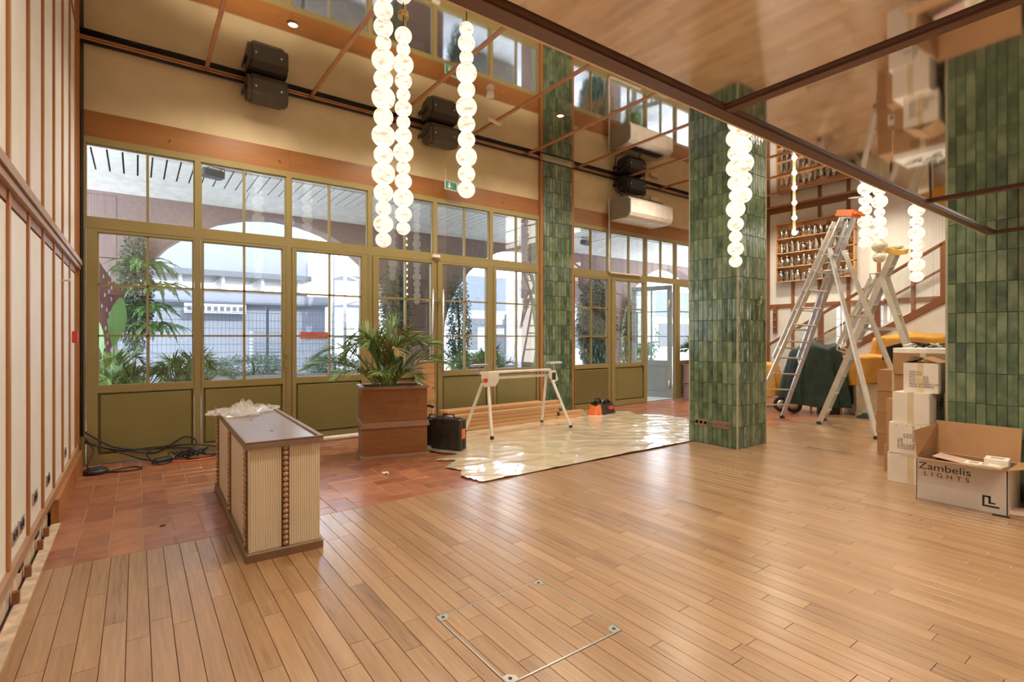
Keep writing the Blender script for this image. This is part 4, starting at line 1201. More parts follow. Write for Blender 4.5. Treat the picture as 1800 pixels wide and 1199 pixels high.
tag(mb.build('drilled_holes', M['hole'], e), kind='stuff')
def so2(u, v): return (.02 + u * (PWd - .04), .02 + v * (PD - .04), .78 + .02 * math.sin(9 * u) * math.cos(7 * v))
mb = MB(); mb.grid(8, 6, so2); mb.box(.02, PWd - .02, .02, PD - .02, .60, .76); mb.build('soil', M['soil'], e)
lean = [(PI * .98, .98, .62), (PI * 1.12, .80, .50), (-.32, .55, 1.12), (-.45, .8, .95), (PI * .75, .45, 1.12), (PI * 1.35, .55, .45), (PI * 1.62, .45, .45), (.2, .30, 1.15), (PI * .9, .8, .85), (-.3, .95, .60), (-.7, .8, .7), (PI * 1.05, .6, .95)]
palm('potted_palm', 'large green kentia palm growing in the brown wooden planter', (2.56, 6.30, .70), 19, 1.0, .60, 31, .36, .019, lean=lean, dry=.06, pairs=26)

# stack of thin slats behind the planter
e = empty('slat_bundle', (3.74, 7.40, 0), .05, 'upright stack of thin wooden slats between the planter and the double door', 'timber')
rr = random.Random(2)
for i in range(52):
    z = i * .0215
    o_ = rr.uniform(-.012, .012) + (.03 if i > 32 else 0)
    MB().box(-.13 + o_, .13 + o_ - (.05 if i > 30 else 0), 0, .28, z, z + .018).build('slat', M['pinez'], e)
# timber pile: individual boards
rr = random.Random(6)
nb = 0
for lay in range(5):
    for k in range(3):
        z = .012 + lay * .062; y = 7.02 + k * .13 + lay * .012
        L_b = rr.uniform(2.05, 2.45); x = 3.86 + rr.uniform(-.05, .10) + (.0 if lay < 3 else .1)
        if lay == 4 and k == 0: continue
        t = MB().cbox(0, L_b, 0, .115, 0, .055, .002).build('timber_board', M['pine'], None, (x, y, z + .008), (0, 0, .02))
        tag(t, 'pale pine board under the windows, ' + ('front', 'middle', 'rear')[k] + ' board in the ' + ('bottom', 'second lowest', 'third', 'second highest', 'top')[lay] + ' layer of the pile', 'board', 'pine boards piled along the window wall'); nb += 1
for k, (x, y, z) in enumerate(((6.02, 7.02, .02), (6.05, 7.15, .02), (6.10, 7.05, .082))):
    t = MB().cbox(0, .55, 0, .11, 0, .055, .002).build('timber_offcut', M['pine'], None, (x + .12, y, z), (0, 0, -.05))
    tag(t, ('short pine offcut at the right end of the pile, front one on the sheet', 'short pine offcut at the right end of the pile, rear one', 'short pine offcut at the right end of the pile, topmost one')[k], 'board', 'short pine offcuts by the green pilaster')
t = MB().box(0, .02, -.005, .42, 0, .30).build('wrapping_band', M['tape'], None, (5.5, 6.93, .02)); bpy.data.objects.remove(t)

# masking paper along the facade base
t = empty('masking_roll', (1.85, D - .22, .035), -PI / 2, 'roll of cream masking paper along the window base left of the planter', 'paper roll')
MB().tube([(0, 0, 0), (0, 1.0, 0)], .035, 14).build('roll', M['wpaper'], t); MB().tube([(0, -.01, 0), (0, 1.01, 0)], .018, 10).build('core', M['card'], t)
t = MB().box(0, 1.3, 0, .05, 0, .012).build('threshold_strip', M['steel'], None, (1.75, D - .12, .0), (0, 0, -.02)); tag(t, 'pale metal strip lying along the window base behind the masking roll', 'strip')

# dust sheet
def inpoly(x, y, P):
    c = False; j = len(P) - 1
    for i in range(len(P)):
        if (P[i][1] > y) != (P[j][1] > y) and x < (P[j][0] - P[i][0]) * (y - P[i][1]) / (P[j][1] - P[i][1]) + P[i][0]: c = not c
        j = i
    return c
SP = [(2.88, 4.47), (2.80, 4.78), (2.93, 5.02), (2.84, 5.22), (3.10, 5.42), (2.93, 5.60), (3.30, 5.72), (3.12, 5.98), (3.05, 6.35), (3.15, 6.9), (3.4, 7.25), (4.0, 7.5), (5.2, 7.45), (6.3, 7.55), (7.0, 7.62), (7.55, 7.3), (7.88, 6.9), (7.75, 6.6), (8.05, 6.2), (8.1, 5.4), (8.4, 4.9), (8.3, 4.47)]
from mathutils import noise as mnoise
mb = MB(); NX, NY = 250, 150; X0, X1, Y0, Y1 = 2.75, 8.45, 4.47, 7.65
idx = {}
def sv(i, j):
    if (i, j) not in idx:
        x, y = X0 + (X1 - X0) * i / NX, Y0 + (Y1 - Y0) * j / NY
        q = mnoise.noise((x * 1.0, y * 2.0 + x * .6, 0)); q2 = mnoise.noise((x * 3, y * 6, 3)); q3 = mnoise.noise((x * 2.3 + y * 2, y * 2 - x, 9))
        k = max(0, min(1, (x - 4.5) / 3))
        z = .012 + .008 * (1 - abs(q)) ** 5 + .003 * abs(q2) + .012 * k * (1 - abs(q3)) ** 4 + .005 * k * abs(mnoise.noise((x * 14, y * 14, 5)))
        idx[(i, j)] = len(mb.v); mb.v.append(Vector((x + .01 * q2, y + .0 * q, z)))
    return idx[(i, j)]
mb.smooth = True
for i in range(NX):
    for j in range(NY):
        x, y = X0 + (X1 - X0) * (i + .5) / NX, Y0 + (Y1 - Y0) * (j + .5) / NY
        x += .04 * mnoise.noise((y * 6, 1, 1)); y2 = y + (.03 * mnoise.noise((x * 6, 2, 1)) if y > 4.6 else 0)
        if inpoly(x, y2, SP) and not (c1x0 - .02 < x < c1x1 + .02 and y < c1y1 + .02):
            mb.face([sv(i, j), sv(i + 1, j), sv(i + 1, j + 1), sv(i, j + 1)])
t = mb.build('dust_sheet', M['sheet'], fix=False); tag(t, 'shiny cream protective plastic sheet spread over the terracotta floor', 'dust sheet')

# ------------------------------------------------------------------ tool cases, saw stand, tool bag
def toolcase(x, y, rz, w_, d_, h_, lab, sticker=True):
    e = empty('tool_case', (x, y, .026), rz, lab, 'tool case')
    MB().cbox(0, w_, 0, d_ * .5 - .002, 0, h_, .018).build('case_half', M['blackp'], e)
    MB().cbox(0, w_, d_ * .5 + .002, d_, 0, h_, .018).build('case_half', M['blackp'], e)
    k = MB(); k.tube([(w_ * .3, d_ / 2, h_ - .01), (w_ * .32, d_ / 2, h_ + .045), (w_ * .68, d_ / 2, h_ + .045), (w_ * .7, d_ / 2, h_ - .01)], .014, 8); k.build('handle', M['blackp'], e)
    for a in (.1, .78): MB().cbox(w_ * a, w_ * a + .05, d_ * .35, d_ * .65, h_ - .03, h_ + .012, .004).build('latch', M['black'], e)
    for a in (.15, .38, .62, .85): MB().box(w_ * a - .006, w_ * a + .006, -.006, .0, .04, h_ - .04).build('rib', M['blackp'], e)
    if sticker: MB().box(w_ - .002, w_ + .003, d_ * .25, d_ * .75, .14, .27).build('sticker', M['orange'], e)
    return e
toolcase(3.18, 6.22, math.radians(-62), .46, .17, .40, 'scuffed black tool case with an orange sticker standing beside the planter')
toolcase(3.16, 6.50, math.radians(-62), .36, .13, .36, 'second black case half hidden between the planter and the front tool case', False)
e = empty('drill_grip', (3.25, 6.50, .43), -.3, 'black drill handle sticking up behind the scuffed tool case', 'drill')
MB().tube([(-.10, 0, .09), (-.04, 0, .12), (.06, 0, .115), (.11, 0, .09)], .022, 8).build('grip', M['black'], e); MB().tube([(.10, 0, .09), (.08, 0, -.02)], .016, 8).build('shaft', M['pinkp'], e); MB().tube([(-.10, 0, .09), (-.11, 0, -.04)], .014, 8).build('shaft', M['pinez'], e)

e = empty('saw_stand', (4.20, 6.56, 0), .015, 'white folding saw stand with splayed legs standing on the dust sheet', 'saw stand')
zt = .97
MB().cbox(-.05, 1.36, -.045, .045, zt - .03, zt + .005, .006).build('top_rail', M['white'], e)
MB().tube([(.08, .0, zt - .10), (1.35, .0, zt - .10)], .022, 8).build('lower_tube', M['white'], e)
def leg(x, p, q):
    MB().bar(p, q, .035, .03, (0, 1, 0)).build('leg', M['white'], e)
    v_ = (Vector(q) - Vector(p)).normalized(); MB().bar(q, Vector(q) + v_ * .04, .042, .036, (0, 1, 0)).build('foot', M['blackp'], e)
leg(0, (.06, .06, zt - .18), (-.08, .33, .06)); leg(0, (.10, -.04, zt - .20), (-.04, -.34, .06))
leg(0, (1.33, .05, zt - .12), (1.50, .36, .06)); leg(0, (1.36, -.03, zt - .12), (1.52, -.33, .06))
MB().prism([(-.03, zt - .02), (.28, zt - .02), (.28, zt - .14), (.22, zt - .22), (.02, zt - .22), (-.03, zt - .1)], -.065, -.045, 'y').build('side_plate', M['white'], e)
MB().prism([(1.30, zt - .02), (1.44, zt - .02), (1.50, zt - .18), (1.42, zt - .22), (1.30, zt - .14)], -.065, -.045, 'y').build('side_plate', M['white'], e)
MB().box(1.36, 1.44, -.068, -.064, zt - .18, zt - .06).build('label_plate', M['ink'], e)
MB().lathe([(.035, 0), (.035, .03)], 12, Matrix.Translation((.02, -.07, zt - .12)) @ Matrix.Rotation(PI / 2, 4, 'X')).build('clamp_knob', M['red'], e)
for x in (-.09, 1.40):
    k = MB(); k.cbox(x - .08, x + .20, -.05, .05, zt + .085, zt + .12, .004); k.tube([(x + .05, 0, zt - .03), (x + .05, 0, zt + .09)], .016, 8); k.build('roller_support', M['alub'], e)

e = empty('tool_bag', (7.30, 7.08, .024), math.radians(12), 'red and black open fabric tool bag on the floor below the louvred panel', 'bag')
def bagf(u, v):
    a = 2 * PI * u; sx, sy = .34 * (1 - .14 * v), .16 * (1 - .4 * v)
    cx_, sy_ = math.cos(a), math.sin(a)
    sgn = lambda q: (1 if q >= 0 else -1) * abs(q) ** .55
    return (sx * sgn(cx_), sy * sgn(sy_), .21 * v + .02 * math.sin(5 * a) * v)
k = MB(); k.grid(36, 10, bagf); k.box(-.31, .31, -.13, .13, 0, .02); k.build('body', M['blackp'], e)
for s_, m_ in ((.5, 'orange'), (0, 'red')):
    def endf(u, v, s_=s_):
        p_ = bagf(s_ + (u - .5) * .36, v * .85); return (p_[0] * 1.03, p_[1] * 1.03, p_[2])
    MB().grid(12, 6, endf).build('end_panel', M[m_ if m_ == 'orange' else 'blackp'], e)
MB().box(.02, .17, -.162, -.10, .08, .14).build('badge', M['red'], e)
for s_ in (-1, 1): MB().tube([(-.12, s_ * .09, .20), (-.08, s_ * .10, .27), (.08, s_ * .10, .27), (.12, s_ * .09, .20)], .012, 6).build('handle', M['black'], e)
for x, l_ in ((-.16, .10), (.0, .08), (.14, .09)): MB().tube([(x, 0, .12), (x + .08, .02, .16 + l_)], .014, 6).build('tool_handle', M['tape'] if x == 0 else M['black'], e)
#@OBJ3
# ------------------------------------------------------------------ cardboard boxes by the right column
def text(s_, size, par, loc, rot, mat='ink', sx=1.0, name='print', sp=1.0):
    c = bpy.data.curves.new(name, 'FONT'); c.body = s_; c.size = size; c.extrude = .0004; c.space_character = sp; c.space_line = .95
    c.materials.append(M[mat])
    o = link(name, c, par, loc, rot); o.scale = (sx, 1, 1); return o
FX = (PI / 2, 0, -PI / 2)         # print on a face looking along -x
def carton(lab, x0, x1, y0, y1, z0, z1, mat, group=None, tape=True, rz=0, sidetape=False):
    cx_, cy_ = (x0 + x1) / 2, (y0 + y1) / 2
    e = empty('cardboard_box', (cx_, cy_, z0), rz, lab, 'box', group)
    a, b_, h_ = (x1 - x0) / 2, (y1 - y0) / 2, z1 - z0
    MB().cbox(-a, a, -b_, b_, .001, h_ - .002, .004).build('body', M[mat], e)
    for s_ in (-1, 1): MB().box(-a + .001, a - .001, s_ * .001 if s_ > 0 else -b_ + .002, b_ - .002 if s_ > 0 else -.001, h_ - .002, h_ + .001).build('top_flap', M[mat], e)
    if tape:
        MB().box(-a - .0012, -a, -.026, .026, .0, h_).build('tape', M['tape'], e); MB().box(-a, a, -.026, .026, h_ + .001, h_ + .002).build('tape', M['tape'], e)
    return e, a, b_, h_
INFO = 'ITEM NO.:\nCOLOUR:\nQTY:        PCS\nG.W.:       KGS\nN.W.:       KGS\nMEAS.: 57X42X33 CM\nMADE IN GREECE'
e, a, b_, h_ = carton('white taped carton at the bottom of the white stack beside the green column', 6.36, 6.76, 1.66, 2.06, 0, .30, 'cardw')
e, a, b_, h_ = carton('white carton with sideways print, second from the bottom of the white stack', 6.36, 6.76, 1.685, 2.055, .302, .615, 'cardw', tape=False, rz=.05)
t = text(INFO, .026, e, (-a - .001, -.03, .03), (0, -PI / 2, 0)); t.rotation_euler = Matrix(((0, 0, -1), (1, 0, 0), (0, -1, 0))).to_euler(); t.rotation_euler = (Matrix.Rotation(PI / 2, 3, 'X') @ Matrix.Identity(3)).to_euler()
t.rotation_euler = FX; t.location = (-a - .001, .10, .25); t.rotation_euler = (Matrix(((0, 0, -1), (0, 1, 0), (1, 0, 0)))).to_euler(); t.location = (-a - .001, .09, .05)
for y in (-.09, .03, .12): MB().box(-a - .0012, -a, y - .009, y + .009, h_ - .028, h_ - .012).build('print', M['tape'], e)
e, a, b_, h_ = carton('plain white carton with a tape strip, third in the white stack', 6.37, 6.78, 1.70, 2.015, .617, .93, 'cardw', rz=-.03)
text('ITEM NO.\nCOLOUR\nQTY', .03, e, (a * .0, -b_ - .001, .20), (PI / 2, 0, 0))
for p_ in ((.10, .12, .13, .24), (.10, .15, .24, .25), (.15, .162, .16, .25)): MB().box(p_[0], p_[1], -b_ - .0015, -b_, p_[2], p_[3]).build('logo_bar', M['ink'], e)
e, a, b_, h_ = carton('white printed carton with raised flaps on top of the white stack', 6.44, 6.82, 1.655, 1.945, .932, 1.235, 'cardw')
text(INFO, .026, e, (-a - .001, b_ - .05, h_ - .10), FX)
for z in (.06, .16, .25): text('Y', .03, e, (-a - .001, -b_ + .05, z), FX, 'tape')
MB().bar((-a, .0, h_ + .045), (-a + .0, b_, h_ + .003), .001, .002).build('flap', M['cardw'], e)
for s_ in (-1, 1):
    k = MB(); k.quad((-a, s_ * b_, h_), (a, s_ * b_, h_), (a, .002 * s_, h_ + .055), (-a, .002 * s_, h_ + .055)); k.quad((-a, s_ * b_, h_ + .004), (a, s_ * b_, h_ + .004), (a, .002 * s_, h_ + .059), (-a, .002 * s_, h_ + .059))
    k.build('raised_flap', M['card'], e)
# brown stacks
e, a, b_, h_ = carton('small brown carton on the floor left of the white stack', 6.80, 7.0, 2.085, 2.235, 0, .29, 'card', tape=False)
e, a, b_, h_ = carton('narrow brown carton standing on the small brown carton', 6.80, 7.0, 2.075, 2.215, .292, .81, 'card', tape=False)
zz = [0, .36, .72, 1.077]
for k, lab in enumerate(('large brown carton hidden at the bottom behind the white stack', 'large brown carton, second from the floor behind the white stack', 'brown carton directly under the topmost printed brown carton')):
    carton(lab, 7.04, 7.5, 1.67, 2.215, zz[k] + .001, zz[k + 1], 'card', tape=False)
e, a, b_, h_ = carton('brown printed carton under the white foam lid behind the white stack', 7.02, 7.5, 1.66, 2.22, 1.078, 1.318, 'card')
text('ITEM NO.: 16164\nCOLOUR:\nQTY:', .036, e, (-a - .002, .12, .18), FX)
t = empty('foam_lid', (7.25, 1.94, 1.32), 0, 'white foam tray on top of the tallest brown carton stack', 'foam tray')
MB().cbox(-.23, .23, -.28, .28, 0, .055, .006).build('tray', M['wpaper'], t)
k = MB(); rr = random.Random(8)
for i in range(9):
    x0_, y0_ = rr.uniform(-.12, .15), rr.uniform(-.18, .18)
    b0 = [(x0_ + .05 * math.cos(j * 1.7 + i), y0_ + .06 * math.sin(j * 1.9 + i * 2), .062 + .022 * (j % 3)) for j in range(6)]
    kk = MB(); kk.tube(b0, .005, 5); tt = kk.build('loose_wire', M['black'] if i % 2 else M['steel'], None, (7.25, 1.94, 1.32)); tag(tt, ('black' if i % 2 else 'steel') + ' loose wire heaped on the white foam tray', 'wire', ('black' if i % 2 else 'steel') + ' loose wires on the foam tray')
labs = ['brown carton at the bottom of the leftmost brown stack', 'brown carton with a logo, second from the bottom of the leftmost brown stack', 'brown carton with a white sticker in the leftmost brown stack', 'brown carton on top of the leftmost brown stack']
for i in range(4):
    o_ = (.0, -.02, .02, .012)[i]
    e, a, b_, h_ = carton(labs[i], 7.68, 8.08, 2.235, 2.60 + (.0 if i != 1 else .015), .271 * i, .271 * i + .268, 'card', tape=(i == 3), rz=(0, .02, -.02, .03)[i])
    if i in (0, 2):
        for q in ((-.10, -.085, .12, .22), (-.10, -.05, .205, .22), (-.055, -.04, .13, .22), (-.10, -.03, .10, .113)): MB().box(-a - .0015, -a, q[0], q[1], q[2], q[3]).build('logo_bar', M['ink'], e)
    if i == 1: text('i', .12, e, (-a - .001, -.03, .13), FX)
    if i == 2: MB().box(-a - .0015, -a, -.02, .06, .06, .19).build('sticker', M['wpaper'], e); MB().box(-a - .002, -a - .0015, .0, .04, .08, .12).build('barcode', M['ink'], e)
    if i == 3: text('ART.', .03, e, (-a - .001, -.04, .2), FX)
# open box
BX0, BX1, BY0, BY1, BH = 5.90, 6.37, 1.055, 1.68, .375
e = empty('open_carton', (BX0, BY0, 0), 0, 'big open white carton lettered Lights with brown inner flaps at lower right', 'box')
w_, d_ = BX1 - BX0, BY1 - BY0; T_ = .006
MB().box(0, T_, 0, d_, 0, BH).build('front_wall', M['cardw'], e); MB().box(0, w_, 0, T_, 0, BH).build('side_wall', M['cardw'], e)
MB().box(0, w_, d_ - T_, d_, 0, BH).build('side_wall', M['cardw'], e); MB().box(w_ - T_, w_, 0, d_, 0, BH).build('rear_wall', M['cardw'], e); MB().box(T_, w_ - T_, T_, d_ - T_, 0.001, .01).build('base', M['card'], e)
for q in (((T_ + .001, T_ + .004), (T_, d_ - T_)), ((T_, w_ - T_), (T_ + .001, T_ + .004)), ((T_, w_ - T_), (d_ - T_ - .004, d_ - T_ - .001)), ((w_ - T_ - .004, w_ - T_ - .001), (T_, d_ - T_))):
    MB().box(q[0][0], q[0][1], q[1][0], q[1][1], .01, BH - .001).build('inner_face', M['card'], e)
def slab(P, t, mat, par, name):
    P = [Vector(p) for p in P]; n_ = (P[1] - P[0]).cross(P[3] - P[0]).normalized() * t
    k = MB(); k.v += P + [p + n_ for p in P]
    for f_ in ((3, 2, 1, 0), (4, 5, 6, 7), (0, 1, 5, 4), (1, 2, 6, 5), (2, 3, 7, 6), (3, 0, 4, 7)): k.face(list(f_))
    return k.build(name, mat, par)
slab([(w_, 0, BH), (w_, d_, BH), (w_ + .07, d_ - .01, BH + .30), (w_ + .07, .0, BH + .30)], .005, M['card'], e, 'rear_flap')
slab([(0, d_, BH), (w_, d_, BH), (w_ + .05, d_ - .02, BH + .27), (.09, d_ + .05, BH + .235)], .005, M['card'], e, 'side_flap')
slab([(0, 0.0, BH), (0, d_, BH), (-.26, d_ + .05, BH + .042), (-.26, .06, BH + .042)], .005, M['card'], e, 'front_flap')
slab([(0, 0, BH), (w_, 0, BH), (w_ - .03, -.22, BH + .06), (.03, -.22, BH + .06)], -.005, M['card'], e, 'side_flap')
text('Zambelis', .088, e, (-.0012, d_ - .015, BH - .095), FX, 'ink', 1.18, 'lettering')
text('LIGHTS', .055, e, (-.0012, d_ - .055, BH - .152), FX, 'ink', 1.15, 'lettering', 1.75)
for q in ((.165, .180, .045, .14), (.07, .165, .045, .06), (.125, .165, .14 - .015, .14), (.125, .14, .075, .14), (.095, .14, .075, .088)):
    MB().box(-.0015, 0, q[0] - .02, q[1] - .02, q[2], q[3]).build('logo_bar', M['ink'], e)
MB().box(.04, w_ - .02, d_ * .42, d_ - .04, BH - .09, BH - .04).build('divider', M['carddk'], e)
slab([(.16, .30, BH - .03), (.40, .30, BH - .03), (.44, .56, BH - .005), (.2, .56, BH - .005)], .004, M['pinkp'], e, 'loose_sheet')
for k, (x, y, z, sx, sy, sz, m_, lab) in enumerate(((.16, .20, BH - .12, .16, .12, .11, 'wpaper', 'small white box lying in the open carton'), (.06, .05, BH - .115, .18, .15, .12, 'tape', 'small yellowish box with a label lying in the open carton'), (.26, .04, BH - .115, .17, .16, .155, 'wpaper', 'taller white box at the right end inside the open carton'))):
    t = empty('small_box', (BX0 + x, BY0 + y, z), (.1, -.12, .1)[k], lab, 'box'); MB().cbox(0, sx, 0, sy, 0, sz, .003).build('body', M[m_], t); MB().box(-.0012, 0, sy * .2, sy * .75, sz * .2, sz * .7).build('label', M['wpaper'] if k == 1 else M['tape'], t)
    MB().box(sx * .2, sx * .7, sy * .2, sy * .75, sz, sz + .0012).build('label', M['wpaper'] if k == 1 else M['tape'], t)
t = MB().box(0, .12, 0, .16, 0, .003).build('pink_card', M['pinkp'], None, (5.99, .90, .002), (0, -.35, .25)); tag(t, 'pale pink card on the floor right of the open carton', 'card')
t = empty('bin_bag', (6.33, .92, 0), 0, 'black bag squeezed between the open carton and the green column', 'bag')
rr = random.Random(11)
def bagg(u, v): a = 2 * PI * u; r = (.10 + .02 * math.sin(5 * a)) * math.sin(PI * min(.98, .25 + .72 * v)) ** .6; return (r * math.cos(a), r * .8 * math.sin(a), .26 * v)
MB().grid(20, 8, bagg).build('sack', M['black'], t)
t = MB().cbox(0, .03, 0, .11, 0, .008, .003).build('cable_scrap', M['black'], None, (5.84, 1.03, 0), (0, 0, .1)); tag(t, 'flat dark scrap on the floor in front of the open carton', 'scrap')
t = MB().cbox(-.02, .02, -.012, .012, 0, .006, .003).build('tile_chip', M['black'], None, (.17, 4.95, .001), (0, 0, .4)); tag(t, 'tiny black chip lying on the terracotta tiles left of the counter', 'chip')
t = MB().grid(6, 6, crumple(6, 6, lambda u, v, h_: (.07 * (u - .5), .05 * (v - .5), .004 + h_), 3, .03), False).build('film_scrap', M['wpaper'], None, (2.20, 5.38, .0)); tag(t, 'crumpled white scrap on the tiles in front of the planter', 'scrap')

# ------------------------------------------------------------------ ladders
def seg(a, b_, t): return Vector(a).lerp(Vector(b_), t)
def stile(e, p, q, mat, w_=.062, h_=.026, nm='stile', up=(0, 0, 1)):
    return MB().bar(p, q, w_, h_, up).build(nm, M[mat], e)
# tall ladder, orange cap
B0 = Vector((9.22, 5.12, 0)); D0 = Vector((9.66, 4.78, 0)); E0 = Vector((8.79, 2.98, 0)); F0 = Vector((9.29, 2.62, 0))
Jb, Jd = at(1456, 436, 8.62), at(1480.5, 440, 8.42)
e = empty('step_ladder', (9.3, 3.9, 0), 0, 'tall aluminium folding ladder with an orange cap in front of the pot shelf', 'ladder')
o_ = Vector((9.3, 3.9, 0))
L = lambda v: v - o_
Tb = B0 + (Jb - B0) * (Jb - B0).length ** 0 * 1.175; Td = D0 + (Jd - D0) * 1.185
upx = (Td - Tb).normalized()
def st(p, q, m_='alu', w_=.075, h_=.03, nm='stile'): return MB().bar(L(p), L(q), w_, h_, upx).build(nm, M[m_], e)
st(B0 + Vector((0, 0, .03)), Tb); st(D0 + Vector((0, 0, .03)), Td, 'alub')
n_ = 13
for i in range(n_):
    t = .075 + i * .083
    MB().bar(L(seg(B0, Tb, t)), L(seg(D0, Td, t)), .075, .02, (0, .3, 1)).build('step', M['alu'], e)
# sliding section behind
nb_ = (Jb - B0).cross(D0 - B0).normalized()
if nb_.dot(Vector((0, 1, 0))) < 0: nb_.negate()
off_ = nb_ * .16
for P0, P1, m_ in ((B0, Tb, 'alu'), (D0, Td, 'alub')):
    a_, c_ = seg(P0, P1, .31) + off_, seg(P0, P1, .965) + off_
    st(a_, c_, m_, .062, .03)
    k = MB(); k.tube([L(a_), L(a_ + Vector((0, .0, -.08)) - off_ * .2), L(a_ - off_ * .8 + Vector((0, 0, -.05))), L(a_ - off_ * .95 + Vector((0, 0, .02)))], .012, 6); k.build('hook', M['steel'], e)
for i in range(7):
    t = .36 + i * .095
    MB().bar(L(seg(B0, Tb, t) + off_), L(seg(D0, Td, t) + off_), .04, .026, (0, .3, 1)).build('rung', M['alu'], e)
st(E0 + Vector((0, 0, .03)), Jb - off_ * .25, 'alu', .07); st(F0 + Vector((0, 0, .03)), Jd - off_ * .25, 'alu', .07)
for t in (.12, .62, .88): MB().bar(L(seg(E0, Jb, t)), L(seg(F0, Jd, t)), .05, .028, (0, .3, 1)).build('rung', M['alu'], e)
for s_ in (0, 1):
    a_ = seg((B0, D0)[s_], (Jb, Jd)[s_], .87); c_ = seg((E0, F0)[s_], (Jb, Jd)[s_], .87)
    MB().bar(L(a_), L(c_), .03, .012, upx).build('spreader', M['steel'], e)
k = MB(); dd = (Td - Tb).normalized(); ax = (Tb - B0).normalized()
k.bar(L(Tb - dd * .05), L(Td + dd * .05), .20, .10, ax); k.bar(L(Td), L(Td + dd * .12 + Vector((0, 0, .0))), .16, .03, ax); k.build('orange_cap', M['orange'], e)
for P_ in (B0, D0, E0, F0): MB().cbox(-.045, .045, -.03, .03, 0, .05, .006, Matrix.Translation(L(P_))).build('rubber_foot', M['blackp'], e)
# second ladder, yellow cap
G0 = Vector((9.52, 4.08, 0)) ; H0 = at(1449, 739.5, 9.26); H0.z = 0
Jg, Jh = at(1550, 489, 8.35), at(1560, 487, 8.55)
I0, K0 = Vector((9.75, 2.52, 0)), Vector((10.2, 2.66, 0))
o_ = Vector((9.6, 3.3, 0))
e = empty('step_ladder', (9.6, 3.3, 0), 0, 'aluminium folding ladder with a yellow cap seen nearly edge-on, right of the taller one', 'ladder')
upx = (H0 - G0).normalized()
Tg, Th = G0 + (Jg - G0) * 1.17, H0 + (Jh - H0) * 1.17
st(G0 + Vector((0, 0, .03)), Tg, 'alu', .085); st(H0 + Vector((0, 0, .03)), Th, 'alub', .075)
for i in range(10):
    t = .07 + i * .105
    MB().bar(L(seg(G0, Tg, t)), L(seg(H0, Th, t)), .09, .028, (0, .3, 1)).build('step', M['alu'], e)
nb_ = (Jg - G0).cross(H0 - G0).normalized()
if nb_.dot(Vector((0, 1, 0))) < 0: nb_.negate()
for P0, P1 in ((G0, Tg), (H0, Th)):
    a_, c_ = seg(P0, P1, .46) + nb_ * .20, seg(P0, P1, .84) + nb_ * .14
    st(a_, c_, 'alu', .055)
    MB().tube([L(a_), L(a_ + Vector((0, .03, -.10))), L(a_ - nb_ * .08 + Vector((0, 0, -.12))), L(a_ - nb_ * .17 + Vector((0, 0, -.05)))], .014, 6).build('hook', M['steel'], e)
    MB().tube([L(c_), L(c_ + Vector((0, .02, .08))), L(c_ - nb_ * .08 + Vector((0, 0, .10))), L(c_ - nb_ * .14 + Vector((0, 0, .03)))], .012, 6).build('strap', M['steel'], e)
st(I0 + Vector((0, 0, .03)), Jg, 'alu', .075); st(K0 + Vector((0, 0, .03)), Jh, 'alu', .075)
for t in (.15, .45, .75): MB().bar(L(seg(I0, Jg, t)), L(seg(K0, Jh, t)), .05, .028, (0, .3, 1)).build('rung', M['alu'], e)
for s_ in (0, 1): MB().bar(L(seg((G0, H0)[s_], (Jg, Jh)[s_], .66)), L(seg((I0, K0)[s_], (Jg, Jh)[s_], .66)), .035, .014, upx).build('spreader', M['steel'], e)
k = MB(); dd = (Th - Tg).normalized(); ax = (Tg - G0).normalized(); k.bar(L(Tg - dd * .04), L(Th + dd * .06), .22, .08, ax); k.build('yellow_cap', M['yplastic'], e)
for P_ in (G0, H0, I0, K0): MB().cbox(-.045, .045, -.03, .03, 0, .05, .006, Matrix.Translation(L(P_))).build('rubber_foot', M['blackp'], e)

# ------------------------------------------------------------------ covered furniture at the back
def drape(c, w_, d_, z0, z1, mat, lab, cat, rz, seed, fold=.05, peaks=None, taper=.82, nf=9):
    e = empty('cloth_cover', (c[0], c[1], 0), rz, lab, cat)
    rr = random.Random(seed); ph = [rr.uniform(0, 6.28) for _ in range(6)]
    sg = lambda q: (1 if q >= 0 else -1) * abs(q) ** .6
    def fn(u, v):
        a = 2 * PI * u
        if v < .72:
            q = v / .72; sc_ = 1 - (1 - taper) * q ** 1.5
            f_ = fold * (1 - q * .75) * (math.sin(nf * a + ph[0]) + .6 * math.sin((nf * 2 + 1) * a + ph[1] + 2 * q))
            z = z0 + (z1 - z0) * .90 * q + .03 * math.sin(3 * a + ph[2]) * (1 - q)
        else:
            q = (v - .72) / .28; sc_ = taper * (1 - q) ** .8; f_ = fold * .2 * math.sin(nf * a + ph[0]) * (1 - q)
            z = z0 + (z1 - z0) * (.90 + .10 * q)
        x = (w_ / 2 * sc_ + f_) * sg(math.cos(a)); y = (d_ / 2 * sc_ + f_) * sg(math.sin(a))
        if peaks and v > .5:
            z += sum(h_ * math.exp(-((x - px_) / .16) ** 2) for px_, h_ in peaks) * min(1, (v - .5) * 3)
        z += .02 * mnoise.noise((x * 4, y * 4, seed))
        return (x, y, max(z, .012))
    MB().grid(90, 26, fn).build('cloth', M[mat], e); return e
pg_ = at(1432, 660, 10.3)
ROT = math.radians(-52)
e = drape((pg_.x, pg_.y), 1.24, .66, .16, 1.36, 'green', 'dark green velvet cloth draped over furniture behind the ladders', 'cloth', ROT, 3, .05, ((-.08, .13), (.42, .17)), .66, 8)
for x in (-.12, .4): MB().tube([(x, -.22, 0), (x, -.22, .5)], .022, 8).build('wooden_leg', M['pine'], e)
